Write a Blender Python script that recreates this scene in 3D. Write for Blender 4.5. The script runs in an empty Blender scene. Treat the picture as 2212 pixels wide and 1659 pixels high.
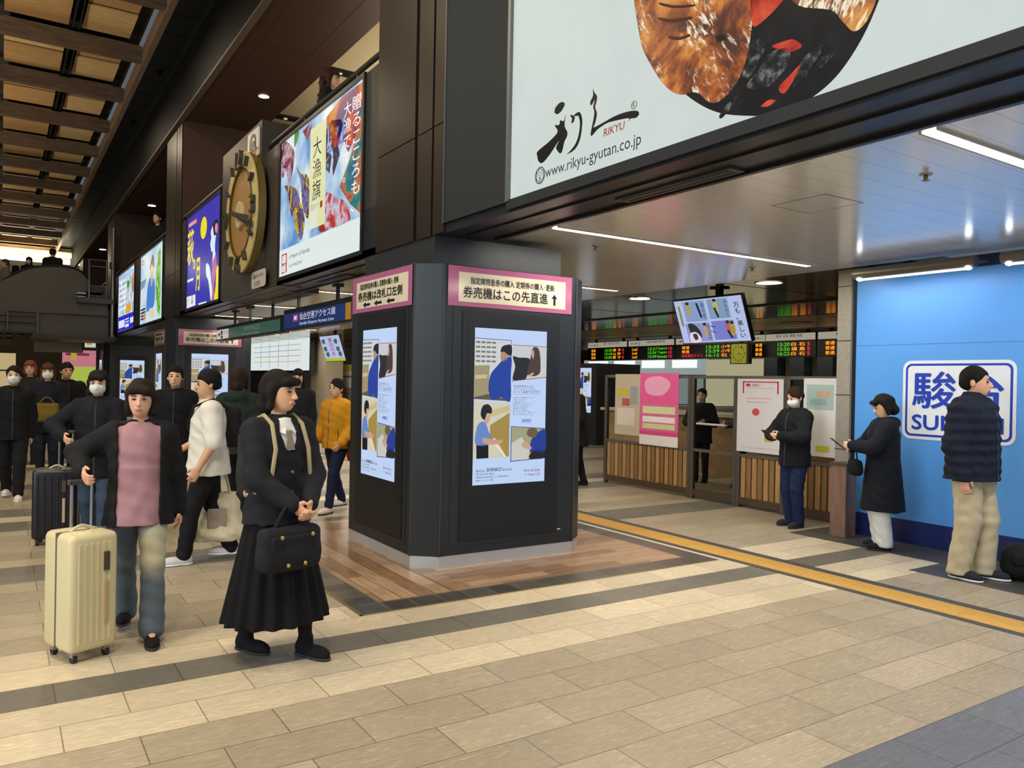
import bpy, bmesh, math, random
import numpy as np
from mathutils import Vector, Matrix
random.seed(7)
SC = bpy.context.scene
COL = SC.collection
PI = math.pi

# ---------------------------------------------------------------- camera
W, H = 2212, 1659
CX, CY = W/2, H/2
YAW, PITCH, ROLL, FPX = math.radians(33.061), math.radians(-0.2494), math.radians(1.07), 1697.7
CAMZ = 1.55
_f = np.array([math.sin(YAW)*math.cos(PITCH), math.cos(YAW)*math.cos(PITCH), math.sin(PITCH)])
_r = np.array([math.cos(YAW), -math.sin(YAW), 0.0])
_u = np.cross(_r, _f)
CR = math.cos(ROLL)*_r + math.sin(ROLL)*_u
CU = -math.sin(ROLL)*_r + math.cos(ROLL)*_u
cam = bpy.data.cameras.new('camera')
cam.sensor_fit = 'HORIZONTAL'; cam.sensor_width = 36.0; cam.lens = 36.0*FPX/W
cam.clip_start = 0.05; cam.clip_end = 200
co = bpy.data.objects.new('camera', cam); COL.objects.link(co)
M = Matrix.Identity(4)
for i in range(3):
    M[i][0] = CR[i]; M[i][1] = CU[i]; M[i][2] = -_f[i]
M[0][3], M[1][3], M[2][3] = 0, 0, CAMZ
co.matrix_world = M
SC.camera = co

def P(px, py, ax, v):
    """a point of the photograph carried onto the world plane ax = v"""
    d = _f + CR*((px-CX)/FPX) - CU*((py-CY)/FPX)
    i = 'xyz'.index(ax); c = (0, 0, CAMZ)
    t = (v-c[i])/d[i]
    return Vector((d[0]*t, d[1]*t, CAMZ+d[2]*t))

# ---------------------------------------------------------------- world, exposure, large lights
SC.view_settings.view_transform = 'Standard'
SC.view_settings.look = 'None'
SC.view_settings.exposure = 0.0
SC.view_settings.gamma = 1.0
SC.view_settings.use_curve_mapping = False
SC.cycles.use_denoising = True
SC.cycles.max_bounces = 8
SC.cycles.sample_clamp_indirect = 6.0
wd = bpy.data.worlds.new('world'); SC.world = wd; wd.use_nodes = True
wd.node_tree.nodes['Background'].inputs[0].default_value = (0.80, 0.88, 1.0, 1)
wd.node_tree.nodes['Background'].inputs[1].default_value = 0.13

def area(name, loc, rot, sx, sy, power, color, spread=180):
    l = bpy.data.lights.new(name, 'AREA'); l.shape = 'RECTANGLE'; l.size = sx; l.size_y = sy
    l.energy = power; l.color = color; l.spread = math.radians(spread)
    o = bpy.data.objects.new(name, l); COL.objects.link(o)
    o.location = loc; o.rotation_euler = rot
    return o
WARM = (1.0, 0.82, 0.57); NEUT = (1.0, 0.93, 0.83)
# concourse ceiling lamps, set up in the slots of the wooden lattice
for (x, y, pw, col) in [(-1.6, 0.2, 190, WARM), (-1.6, 5.5, 190, WARM), (-1.4, 10.5, 160, WARM), (1.07, 16.0, 90, WARM),
                        (1.07, 21.5, 90, WARM), (-4.5, 3.0, 200, WARM), (0.2, 1.0, 170, NEUT)]:
    area('concourse_lamp', (x, y, 7.45), (0, 0, 0), 0.25, 1.8, pw, col)

# ---------------------------------------------------------------- materials
def lin(c):
    if isinstance(c, str):
        c = [int(c[i:i+2], 16)/255 for i in (0, 2, 4)]
    return tuple(((x/12.92) if x <= 0.04045 else ((x+0.055)/1.055)**2.4) for x in c)
MATS = {}
def newmat(name):
    m = bpy.data.materials.new(name); m.use_nodes = True
    return m, m.node_tree, m.node_tree.nodes['Principled BSDF']
def mat(hexc, rough=0.5, metal=0.0, noise=0.0, nscale=8.0, spec=0.5, bump=0.0, stretch=(1, 1, 1)):
    """painted / plastic / cloth / metal surface with a little procedural mottling"""
    key = ('m', hexc, rough, metal, noise, nscale, spec, bump, stretch)
    if key in MATS: return MATS[key]
    m, nt, b = newmat('surface_'+hexc)
    c = lin(hexc)
    b.inputs['Base Color'].default_value = (*c, 1); b.inputs['Roughness'].default_value = rough
    b.inputs['Metallic'].default_value = metal; b.inputs['Specular IOR Level'].default_value = spec
    tc = nt.nodes.new('ShaderNodeTexCoord'); mp = nt.nodes.new('ShaderNodeMapping')
    mp.inputs['Scale'].default_value = stretch
    nt.links.new(tc.outputs['Object'], mp.inputs['Vector'])
    n = nt.nodes.new('ShaderNodeTexNoise'); n.inputs['Scale'].default_value = nscale; n.inputs['Detail'].default_value = 4
    nt.links.new(mp.outputs[0], n.inputs['Vector'])
    k = noise if noise else 0.06
    mx = nt.nodes.new('ShaderNodeMix'); mx.data_type = 'RGBA'
    mx.inputs[6].default_value = (*[max(0, x*(1-k)) for x in c], 1); mx.inputs[7].default_value = (*[min(1, x*(1+k)) for x in c], 1)
    nt.links.new(n.outputs['Fac'], mx.inputs[0]); nt.links.new(mx.outputs[2], b.inputs['Base Color'])
    if bump:
        bp = nt.nodes.new('ShaderNodeBump'); bp.inputs['Strength'].default_value = bump; bp.inputs['Distance'].default_value = 0.01
        nt.links.new(n.outputs['Fac'], bp.inputs['Height']); nt.links.new(bp.outputs[0], b.inputs['Normal'])
    MATS[key] = m
    return m
def em(hexc, s=1.0, rough=0.25, spec=0.3, noise=0.0, nscale=5.0):
    """lit face of a screen, a lamp or a backlit print"""
    key = ('e', hexc, s, rough, spec, noise, nscale)
    if key in MATS: return MATS[key]
    m, nt, b = newmat('lit_'+hexc)
    c = lin(hexc)
    b.inputs['Base Color'].default_value = (0.01, 0.01, 0.01, 1); b.inputs['Roughness'].default_value = rough
    b.inputs['Specular IOR Level'].default_value = spec
    b.inputs['Emission Color'].default_value = (*c, 1); b.inputs['Emission Strength'].default_value = s
    if noise:
        tc = nt.nodes.new('ShaderNodeTexCoord'); n = nt.nodes.new('ShaderNodeTexNoise')
        n.inputs['Scale'].default_value = nscale; n.inputs['Detail'].default_value = 6
        nt.links.new(tc.outputs['Object'], n.inputs['Vector'])
        mx = nt.nodes.new('ShaderNodeMix'); mx.data_type = 'RGBA'
        mx.inputs[6].default_value = (*[x*(1-noise) for x in c], 1); mx.inputs[7].default_value = (*[min(1, x*(1+noise)) for x in c], 1)
        nt.links.new(n.outputs['Fac'], mx.inputs[0]); nt.links.new(mx.outputs[2], b.inputs['Emission Color'])
    MATS[key] = m
    return m
def em_ramp(name, stops, scale, s=1.0, stretch=(1, 1, 1), rot=(0, 0, 0), detail=8, dist=0.0, rough=0.6):
    """backlit printed photograph texture: noise through a colour ramp"""
    m, nt, b = newmat(name)
    b.inputs['Base Color'].default_value = (0.01, 0.01, 0.01, 1)
    tc = nt.nodes.new('ShaderNodeTexCoord'); mp = nt.nodes.new('ShaderNodeMapping')
    mp.inputs['Scale'].default_value = stretch; mp.inputs['Rotation'].default_value = rot
    n = nt.nodes.new('ShaderNodeTexNoise'); n.inputs['Scale'].default_value = scale; n.inputs['Detail'].default_value = detail
    n.inputs['Distortion'].default_value = dist; n.inputs['Roughness'].default_value = rough
    r = nt.nodes.new('ShaderNodeValToRGB')
    while len(r.color_ramp.elements) < len(stops): r.color_ramp.elements.new(0.5)
    for e, (p, c) in zip(r.color_ramp.elements, stops): e.position = p; e.color = (*lin(c), 1)
    nt.links.new(tc.outputs['Object'], mp.inputs[0]); nt.links.new(mp.outputs[0], n.inputs['Vector'])
    nt.links.new(n.outputs['Fac'], r.inputs[0]); nt.links.new(r.outputs[0], b.inputs['Emission Color'])
    b.inputs['Emission Strength'].default_value = s; b.inputs['Roughness'].default_value = 0.3; b.inputs['Specular IOR Level'].default_value = 0.12
    return m
def wood(name, c1, c2, stretch, rough=0.45, scale=3.0):
    m, nt, b = newmat(name)
    tc = nt.nodes.new('ShaderNodeTexCoord'); mp = nt.nodes.new('ShaderNodeMapping'); mp.inputs['Scale'].default_value = stretch
    n = nt.nodes.new('ShaderNodeTexNoise'); n.inputs['Scale'].default_value = scale; n.inputs['Detail'].default_value = 8; n.inputs['Distortion'].default_value = 0.6
    r = nt.nodes.new('ShaderNodeValToRGB')
    r.color_ramp.elements[0].position = 0.3; r.color_ramp.elements[0].color = (*lin(c1), 1)
    r.color_ramp.elements[1].position = 0.7; r.color_ramp.elements[1].color = (*lin(c2), 1)
    nt.links.new(tc.outputs['Object'], mp.inputs[0]); nt.links.new(mp.outputs[0], n.inputs['Vector'])
    nt.links.new(n.outputs['Fac'], r.inputs[0]); nt.links.new(r.outputs[0], b.inputs['Base Color'])
    b.inputs['Roughness'].default_value = rough
    return m

# ---------------------------------------------------------------- builders
def tag(o, label=None, cat=None, group=None, kind=None):
    if label: o['label'] = label
    if cat: o['category'] = cat
    if group: o['group'] = group
    if kind: o['kind'] = kind
    return o
def thing(name, label, cat, loc=(0, 0, 0), rz=0.0, group=None):
    o = bpy.data.objects.new(name, None); COL.objects.link(o)
    o.location = loc; o.rotation_euler = (0, 0, rz); o.empty_display_size = 0.1
    return tag(o, label, cat, group)
class MB:
    """collects boxes, tubes, prisms; build() links them as ONE mesh object"""
    def __init__(s): s.bm = bmesh.new()
    def hexa(s, c):
        v = [s.bm.verts.new(p) for p in c]
        for f in ((0, 3, 2, 1), (4, 5, 6, 7), (0, 1, 5, 4), (1, 2, 6, 5), (2, 3, 7, 6), (3, 0, 4, 7)):
            s.bm.faces.new([v[i] for i in f])
        return s
    def box(s, x0, x1, y0, y1, z0, z1):
        if x0 > x1: x0, x1 = x1, x0
        if y0 > y1: y0, y1 = y1, y0
        if z0 > z1: z0, z1 = z1, z0
        return s.hexa([(x0, y0, z0), (x1, y0, z0), (x1, y1, z0), (x0, y1, z0), (x0, y0, z1), (x1, y0, z1), (x1, y1, z1), (x0, y1, z1)])
    def rbox(s, x0, x1, y0, y1, z0, z1, r=0.02, seg=3):
        b2 = MB().box(x0, x1, y0, y1, z0, z1)
        bmesh.ops.bevel(b2.bm, geom=b2.bm.edges[:], offset=r, segments=seg, profile=0.5, affect='EDGES')
        s.merge(b2); return s
    def merge(s, o):
        me = bpy.data.meshes.new('tmp'); o.bm.to_mesh(me); s.bm.from_mesh(me); bpy.data.meshes.remove(me); o.bm.free(); return s
    def prism(s, pts, ext):
        """polygon (3-D points) extruded by the vector ext"""
        e = Vector(ext); a = [s.bm.verts.new(p) for p in pts]; b = [s.bm.verts.new(Vector(p)+e) for p in pts]
        n = len(a); s.bm.faces.new(a); s.bm.faces.new(b[::-1])
        for i in range(n): s.bm.faces.new((a[i], b[i], b[(i+1) % n], a[(i+1) % n]))
        return s
    def tube(s, path, r, n=10, cap=True):
        path = [Vector(p) for p in path]; rs = r if isinstance(r, (list, tuple)) else [r]*len(path)
        rings = []; prev = None
        for i, p in enumerate(path):
            t = (path[min(i+1, len(path)-1)]-path[max(i-1, 0)]).normalized()
            if prev is None:
                a = Vector((0, 0, 1)) if abs(t.z) < 0.9 else Vector((1, 0, 0))
                u = t.cross(a).normalized()
            else:
                u = (prev-t*prev.dot(t)).normalized()
            prev = u; w = t.cross(u)
            rings.append([s.bm.verts.new(p+(u*math.cos(2*PI*k/n)+w*math.sin(2*PI*k/n))*rs[i]) for k in range(n)])
        for a, b in zip(rings, rings[1:]):
            for k in range(n): s.bm.faces.new((a[k], a[(k+1) % n], b[(k+1) % n], b[k]))
        if cap: s.bm.faces.new(rings[0][::-1]); s.bm.faces.new(rings[-1])
        return s
    def disc(s, c, ax, r, h, n=32, ry=None, rot=0):
        """short cylinder (or elliptic one) with axis ax, starting at c, height h"""
        ax = Vector(ax).normalized(); a = Vector((0, 0, 1)) if abs(ax.z) < 0.9 else Vector((1, 0, 0))
        u = ax.cross(a).normalized(); w = ax.cross(u).normalized()
        ry = ry or r
        pts = [Vector(c)+u*(r*math.cos(2*PI*k/n))+w*(ry*math.sin(2*PI*k/n)) for k in range(n)]
        return s.prism(pts, ax*h)
    def ring(s, c, ax, r0, r1, h, n=48):
        ax = Vector(ax).normalized(); a = Vector((0, 0, 1)) if abs(ax.z) < 0.9 else Vector((1, 0, 0))
        u = ax.cross(a).normalized(); w = ax.cross(u).normalized(); c = Vector(c)
        L = []
        for (r, hh) in ((r0, 0), (r1, 0), (r1, h), (r0, h)):
            L.append([s.bm.verts.new(c+ax*hh+(u*math.cos(2*PI*k/n)+w*math.sin(2*PI*k/n))*r) for k in range(n)])
        for i in range(4):
            A, B = L[i], L[(i+1) % 4]
            for k in range(n): s.bm.faces.new((A[k], A[(k+1) % n], B[(k+1) % n], B[k]))
        return s
    def ball(s, c, r, seg=16, rings=10):
        rr = r if isinstance(r, (list, tuple)) else (r, r, r)
        bmesh.ops.create_uvsphere(s.bm, u_segments=seg, v_segments=rings, radius=1, matrix=Matrix.Translation(c) @ Matrix.Diagonal((*rr, 1)))
        return s
    def build(s, name, m, parent=None, bevel=0.0, smooth=False, at=None):
        bmesh.ops.recalc_face_normals(s.bm, faces=s.bm.faces[:])
        if bevel:
            bmesh.ops.bevel(s.bm, geom=[e for e in s.bm.edges if len(e.link_faces) == 2 and e.calc_face_angle(0) > 0.5], offset=bevel, segments=2, profile=0.5, affect='EDGES', clamp_overlap=True)
        me = bpy.data.meshes.new(name); s.bm.to_mesh(me); s.bm.free()
        if smooth:
            me.polygons.foreach_set('use_smooth', [True]*len(me.polygons))
            try: me.set_sharp_from_angle(angle=math.radians(40))
            except Exception: pass
        o = bpy.data.objects.new(name, me); COL.objects.link(o)
        if m is not None: me.materials.append(m)
        if parent is not None:
            o.parent = parent
        return o
def struct(o, label=None):
    o['kind'] = 'structure'
    return o
def world_children(root):
    """parts were modelled in world coordinates: undo the placement of their root"""
    mi = (Matrix.Translation(root.location) @ root.rotation_euler.to_matrix().to_4x4()).inverted()
    for ch in root.children:
        if ch.type == 'MESH': ch.matrix_parent_inverse = mi

FC = bpy.data.curves.new('font_tmp', 'FONT'); FO = bpy.data.objects.new('font_tmp', FC); COL.objects.link(FO)
TXT = {}
def textmesh(s, bold=0.0, vertical=False, shear=0.0):
    key = (s, bold, vertical, shear)
    if key in TXT: return TXT[key]
    FC.body = '\n'.join(s) if vertical else s
    FC.align_x = 'CENTER' if vertical else 'LEFT'
    FC.space_line = 1.0 if vertical else 1.0
    FC.offset = 0.0; FC.shear = shear; FC.resolution_u = 3
    dg = bpy.context.evaluated_depsgraph_get(); dg.update()
    me = bpy.data.meshes.new_from_object(FO.evaluated_get(dg))
    co = np.zeros(len(me.vertices)*3, dtype=np.float32); me.vertices.foreach_get('co', co)
    co = co.reshape(-1, 3)
    lo = co.min(0); hi = co.max(0)
    faces = [tuple(p.vertices) for p in me.polygons]
    if bold:      # heavier weight: the outline laid down again with small shifts
        n0 = len(co); f0 = list(faces); base = co.copy()
        for q, (dx, dy) in enumerate(((bold, 0), (-bold, 0), (0, bold), (0, -bold))):
            co = np.concatenate([co, base+np.array([dx, dy, 0], dtype=np.float32)]); faces += [tuple(i+n0*(q+1) for i in f) for f in f0]
        lo = co.min(0); hi = co.max(0)
    bpy.data.meshes.remove(me)
    co = (co-lo)/np.maximum(hi-lo, 1e-6)
    if bold: co[:, 2] = np.repeat(np.arange(5), n0)
    else: co[:, 2] = 0
    TXT[key] = (co, faces, (hi[0]-lo[0])/max(hi[1]-lo[1], 1e-6))
    return TXT[key]
class Panel:
    """a flat printed or lit face: o = top-left corner, r = across, d = down (metres), n = out of the face"""
    def __init__(s, parent, o, r, d, n, w=None, h=None, step=0.0012):
        s.p = parent; s.o = Vector(o); s.r = Vector(r); s.d = Vector(d); s.n = Vector(n); s.w = w; s.h = h; s.k = step
    def at(s, u, v, l=0): return s.o+s.r*u+s.d*v+s.n*(l*s.k)
    def px(s, pts):
        """photo pixels onto this face, in its own metres"""
        out = []
        nn = s.n
        for (x, y) in pts:
            dr = Vector(_f + CR*((x-CX)/FPX) - CU*((y-CY)/FPX)); c = Vector((0, 0, CAMZ))
            t = (s.o-c).dot(nn)/dr.dot(nn); q = c+dr*t-s.o
            out.append((q.dot(s.r), q.dot(s.d)))
        return out
    def poly(s, name, m, pts, l=1, parent=None):
        return MB().prism([s.at(u, v, l-1) for u, v in pts], s.n*s.k).build(name, m, parent or s.p)
    def rect(s, name, m, u0, v0, u1, v1, l=1, parent=None):
        return s.poly(name, m, [(u0, v0), (u1, v0), (u1, v1), (u0, v1)], l, parent)
    def rrect(s, name, m, u0, v0, u1, v1, r, l=1, parent=None):
        pts = []
        for (cx, cy, a0) in ((u1-r, v0+r, -90), (u1-r, v1-r, 0), (u0+r, v1-r, 90), (u0+r, v0+r, 180)):
            for k in range(7):
                a = math.radians(a0+15*k); pts.append((cx+r*math.cos(a), cy+r*math.sin(a)))
        return s.poly(name, m, pts, l, parent)
    def ell(s, name, m, cu, cv, ru, rv, l=1, parent=None, n=40):
        return s.poly(name, m, [(cu+ru*math.cos(2*PI*k/n), cv+rv*math.sin(2*PI*k/n)) for k in range(n)], l, parent)
    def text(s, st, m, u0, v0, u1, v1, l=2, bold=0.0, vertical=False, name='lettering', parent=None, shear=0.0):
        co, faces, asp = textmesh(st, bold, vertical, shear)
        me = bpy.data.meshes.new(name)
        me.from_pydata([s.at(u0+(u1-u0)*x, v1-(v1-v0)*y, l+.25*z) for x, y, z in co], [], faces)
        me.materials.append(m)
        o = bpy.data.objects.new(name, me); COL.objects.link(o)
        if (parent or s.p) is not None: o.parent = parent or s.p
        return o
    def multi(s, name, m, polys, l=1, parent=None):
        b = MB()
        for pts in polys: b.prism([s.at(u, v, l-1) for u, v in pts], s.n*s.k)
        return b.build(name, m, parent or s.p)
def smooth(pts, n=6):
    """closed Catmull-Rom curve through the points"""
    out = []; N = len(pts)
    for i in range(N):
        p0, p1, p2, p3 = [Vector(pts[(i+k-1) % N]) for k in range(4)]
        for j in range(n):
            t = j/n
            q = 0.5*((2*p1)+(p2-p0)*t+(2*p0-5*p1+4*p2-p3)*t*t+(3*p1-p0-3*p2+p3)*t**3)
            out.append((q[0], q[1]))
    return out
def faceX(parent, x, y0, z0, w=None, h=None):   # face looking to -X (the concourse side); across = towards the camera
    return Panel(parent, (x, y0, z0), (0, -1, 0), (0, 0, -1), (-1, 0, 0), w, h)
def faceY(parent, y, x0, z0, w=None, h=None):   # face looking to -Y
    return Panel(parent, (x0, y, z0), (1, 0, 0), (0, 0, -1), (0, -1, 0), w, h)
# ---------------------------------------------------------------- floor
def floor_material():
    m, nt, b = newmat('floor_tiles')
    N = nt.nodes.new; L = nt.links.new
    geo = N('ShaderNodeNewGeometry'); sep = N('ShaderNodeSeparateXYZ'); L(geo.outputs['Position'], sep.inputs[0])
    # stripes across the hall, by y
    LT, MD, DK, BG = lin('d2c3a6'), lin('a99c84'), lin('757065'), lin('6f7178')
    bands = [(-2, DK), (0.3, LT), (0.84, BG), (1.967, MD), (3.657, LT), (4.220, DK), (4.502, LT), (5.066, MD), (6.77, DK), (7.34, MD),
             (8.99, DK), (9.54, LT), (9.87, DK), (10.42, MD), (12.1, DK), (12.66, MD), (14.4, DK), (14.9, LT), (15.3, DK), (15.9, MD)]
    prev = None
    for (yb, cb) in bands:
        if prev is None:
            q = N('ShaderNodeRGB'); q.outputs[0].default_value = (*cb, 1); prev = q.outputs[0]; continue
        g_ = N('ShaderNodeMath'); g_.operation = 'GREATER_THAN'; g_.inputs[1].default_value = yb; L(sep.outputs[1], g_.inputs[0])
        q = N('ShaderNodeMix'); q.data_type = 'RGBA'; L(g_.outputs[0], q.inputs[0]); L(prev, q.inputs[6]); q.inputs[7].default_value = (*cb, 1); prev = q.outputs[2]
    # running-bond tiles 0.56 x 0.28
    sh = N('ShaderNodeMapping'); sh.inputs['Location'].default_value = (-1.642+5.615*4, -1.967+0.2818*40, 0)
    L(geo.outputs['Position'], sh.inputs[0])
    br = N('ShaderNodeTexBrick'); br.offset = 0.5; br.offset_frequency = 2; br.squash = 1.0
    br.inputs['Scale'].default_value = 1.0; br.inputs['Brick Width'].default_value = 0.5615; br.inputs['Row Height'].default_value = 0.2818
    br.inputs['Mortar Size'].default_value = 0.0030; br.inputs['Mortar Smooth'].default_value = 0.15; br.inputs['Bias'].default_value = 0.0
    br.inputs['Color1'].default_value = (0.86, 0.86, 0.86, 1); br.inputs['Color2'].default_value = (1.1, 1.1, 1.1, 1); br.inputs['Mortar'].default_value = (0.42, 0.40, 0.38, 1)
    L(sh.outputs[0], br.inputs['Vector'])
    # slate-like streaks running with the tiles
    mp = N('ShaderNodeMapping'); mp.inputs['Scale'].default_value = (6.5, 58, 1); L(geo.outputs['Position'], mp.inputs[0])
    n1 = N('ShaderNodeTexNoise'); n1.inputs['Scale'].default_value = 1.6; n1.inputs['Detail'].default_value = 7; n1.inputs['Distortion'].default_value = 1.6
    L(mp.outputs[0], n1.inputs['Vector'])
    st = N('ShaderNodeValToRGB'); st.color_ramp.elements[0].position = 0.30; st.color_ramp.elements[0].color = (0.80, 0.80, 0.79, 1)
    st.color_ramp.elements[1].position = 0.72; st.color_ramp.elements[1].color = (1.36, 1.33, 1.26, 1)
    e = st.color_ramp.elements.new(0.56); e.color = (0.97, 0.97, 0.97, 1)
    L(n1.outputs['Fac'], st.inputs[0])
    n2 = N('ShaderNodeTexNoise'); n2.inputs['Scale'].default_value = 2.5; n2.inputs['Detail'].default_value = 4; L(geo.outputs['Position'], n2.inputs['Vector'])
    c2 = N('ShaderNodeMapRange'); c2.inputs[3].default_value = 0.9; c2.inputs[4].default_value = 1.08; L(n2.outputs['Fac'], c2.inputs[0])
    def mul(a, bb):
        x = N('ShaderNodeMix'); x.data_type = 'RGBA'; x.blend_type = 'MULTIPLY'; x.clamp_result = False; x.inputs[0].default_value = 1
        L(a, x.inputs[6]); L(bb, x.inputs[7]); return x.outputs[2]
    # dark margin of tiles along the blue wall, widened to paint in shaded floor
    def gt(out, v, op='GREATER_THAN'):
        q = N('ShaderNodeMath'); q.operation = op; q.inputs[1].default_value = v; L(out, q.inputs[0]); return q.outputs[0]
    def m2(a, bb, op='MULTIPLY'):
        q = N('ShaderNodeMath'); q.operation = op; L(a, q.inputs[0]); L(bb, q.inputs[1]); return q.outputs[0]
    ma = m2(gt(sep.outputs[0], 6.5), gt(sep.outputs[1], 3.75, 'LESS_THAN'))
    mb = m2(gt(sep.outputs[0], 7.0), gt(sep.outputs[1], 5.35, 'LESS_THAN'))
    mk = m2(ma, mb, 'MAXIMUM')
    mx = N('ShaderNodeMix'); mx.data_type = 'RGBA'; mx.inputs[7].default_value = (*lin('4f4c48'), 1)
    L(mk, mx.inputs[0]); L(prev, mx.inputs[6])
    col = mul(mul(mul(mx.outputs[2], br.outputs['Color']), st.outputs[0]), c2.outputs[0])
    L(col, b.inputs['Base Color'])
    rr = N('ShaderNodeMapRange'); rr.inputs[3].default_value = 0.46; rr.inputs[4].default_value = 0.32; L(n1.outputs['Fac'], rr.inputs[0])
    L(rr.outputs[0], b.inputs['Roughness']); b.inputs['Specular IOR Level'].default_value = 0.35
    bp = N('ShaderNodeBump'); bp.inputs['Strength'].default_value = 0.25; bp.inputs['Distance'].default_value = 0.004
    hh = N('ShaderNodeMath'); hh.operation = 'SUBTRACT'; L(n1.outputs['Fac'], hh.inputs[0]); L(br.outputs['Fac'], hh.inputs[1])
    L(hh.outputs[0], bp.inputs['Height']); L(bp.outputs[0], b.inputs['Normal'])
    return m
struct(MB().box(-9, 24, -5, 48, -0.2, 0).build('floor', floor_material()))

# planked and dark-tiled surround let into the floor around the near pillar (a few mm of tile, flush joints)
def plank_material(name, along_x):
    m, nt, b = newmat(name)
    N = nt.nodes.new; L = nt.links.new
    geo = N('ShaderNodeNewGeometry'); mp = N('ShaderNodeMapping')
    mp.inputs['Location'].default_value = (20, 20, 0)
    if not along_x: mp.inputs['Rotation'].default_value = (0, 0, math.radians(90)); mp.inputs['Location'].default_value = (20, 20.05, 0)
    L(geo.outputs['Position'], mp.inputs[0])
    br = N('ShaderNodeTexBrick'); br.offset = 0.37; br.inputs['Scale'].default_value = 1; br.inputs['Brick Width'].default_value = 0.75; br.inputs['Row Height'].default_value = 0.132
    br.inputs['Mortar Size'].default_value = 0.0025; br.inputs['Color1'].default_value = (*lin('836648'), 1); br.inputs['Color2'].default_value = (*lin('b0957a'), 1)
    br.inputs['Mortar'].default_value = (*lin('4a3826'), 1)
    L(mp.outputs[0], br.inputs['Vector'])
    ms = N('ShaderNodeMapping'); ms.inputs['Scale'].default_value = (3, 30, 1); L(mp.outputs[0], ms.inputs[0])
    n = N('ShaderNodeTexNoise'); n.inputs['Scale'].default_value = 1.3; n.inputs['Detail'].default_value = 8; n.inputs['Distortion'].default_value = 1
    L(ms.outputs[0], n.inputs['Vector'])
    r = N('ShaderNodeValToRGB'); r.color_ramp.elements[0].position = 0.3; r.color_ramp.elements[0].color = (0.68, 0.62, 0.55, 1)
    r.color_ramp.elements[1].position = 0.7; r.color_ramp.elements[1].color = (1.15, 1.12, 1.08, 1); L(n.outputs['Fac'], r.inputs[0])
    x = N('ShaderNodeMix'); x.data_type = 'RGBA'; x.blend_type = 'MULTIPLY'; x.inputs[0].default_value = 1
    L(br.outputs['Color'], x.inputs[6]); L(r.outputs[0], x.inputs[7]); L(x.outputs[2], b.inputs['Base Color'])
    b.inputs['Roughness'].default_value = 0.3
    return m
def tile_border_material(name, w, h, along_x):
    m, nt, b = newmat(name)
    N = nt.nodes.new; L = nt.links.new
    geo = N('ShaderNodeNewGeometry'); mp = N('ShaderNodeMapping'); mp.inputs['Location'].default_value = (-2.0, -4.81, 0); L(geo.outputs['Position'], mp.inputs[0])
    br = N('ShaderNodeTexBrick'); br.offset = 0.0; br.inputs['Scale'].default_value = 1
    br.inputs['Brick Width'].default_value = w; br.inputs['Row Height'].default_value = h; br.inputs['Mortar Size'].default_value = 0.003
    br.inputs['Color1'].default_value = (*lin('3c3936'), 1); br.inputs['Color2'].default_value = (*lin('5a544c'), 1); br.inputs['Mortar'].default_value = (*lin('7d7258'), 1)
    L(mp.outputs[0], br.inputs['Vector'])
    n = N('ShaderNodeTexNoise'); n.inputs['Scale'].default_value = 9; n.inputs['Detail'].default_value = 6; L(geo.outputs['Position'], n.inputs['Vector'])
    x = N('ShaderNodeMix'); x.data_type = 'RGBA'; x.blend_type = 'OVERLAY'; x.inputs[0].default_value = 0.5
    L(br.outputs['Color'], x.inputs[6]); L(n.outputs['Fac'], x.inputs[7]); L(x.outputs[2], b.inputs['Base Color'])
    b.inputs['Roughness'].default_value = 0.3
    return m
PX, PYM, BD = plank_material('planks_across', True), plank_material('planks_along', False), tile_border_material('dark_border', 0.21, 0.205, True)
brass = mat('8f8050', 0.35, 0.6)
pale = mat('c9bfa6', 0.4)
def surround(y0, first):
    """wood-look floor inlay around a pillar; y0 = its front edge"""
    X0, X1, Y0, Y1 = 2.0, 5.34, y0, y0+3.55
    z = 0.003
    rim = MB().box(X0, X1, Y0, Y0+0.215, 0, z).box(X0, X1, Y1-0.215, Y1, 0, z).box(X0, X0+0.205, Y0+0.215, Y1-0.215, 0, z).box(X1-0.215, X1, Y0+0.215, Y1-0.215, 0, z)
    struct(rim.build('trim_%d' % first, BD))
    struct(MB().box(X0+0.205, 2.808, Y0+0.215, Y1-0.215, 0, z).build('trim_%d' % (first+1), PYM))
    struct(MB().box(2.808, X1-0.215, Y0+0.215, Y1-0.215, 0, z).build('trim_%d' % (first+2), PX))
    t = MB().box(X0-0.02, X1, Y0-0.012, Y0, 0, z+0.001).box(X0-0.02, X0, Y0-0.012, Y1, 0, z+0.001).box(2.802, 2.812, Y0+0.215, 5.84 if first == 1 else Y0+1, 0, z+0.001)
    t.box(X0+0.198, X1-0.215, Y0+0.212, Y0+0.220, 0, z+0.001).box(X0+0.198, X0+0.206, Y0+0.215, Y1-0.215, 0, z+0.001)
    struct(t.build('trim_%d' % (first+3), brass))
    struct(MB().box(X1, X1+0.045, Y0+0.02, Y1, 0, z).build('trim_%d' % (first+4), pale))
surround(4.812, 1)
surround(4.812+11.6, 6)

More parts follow.
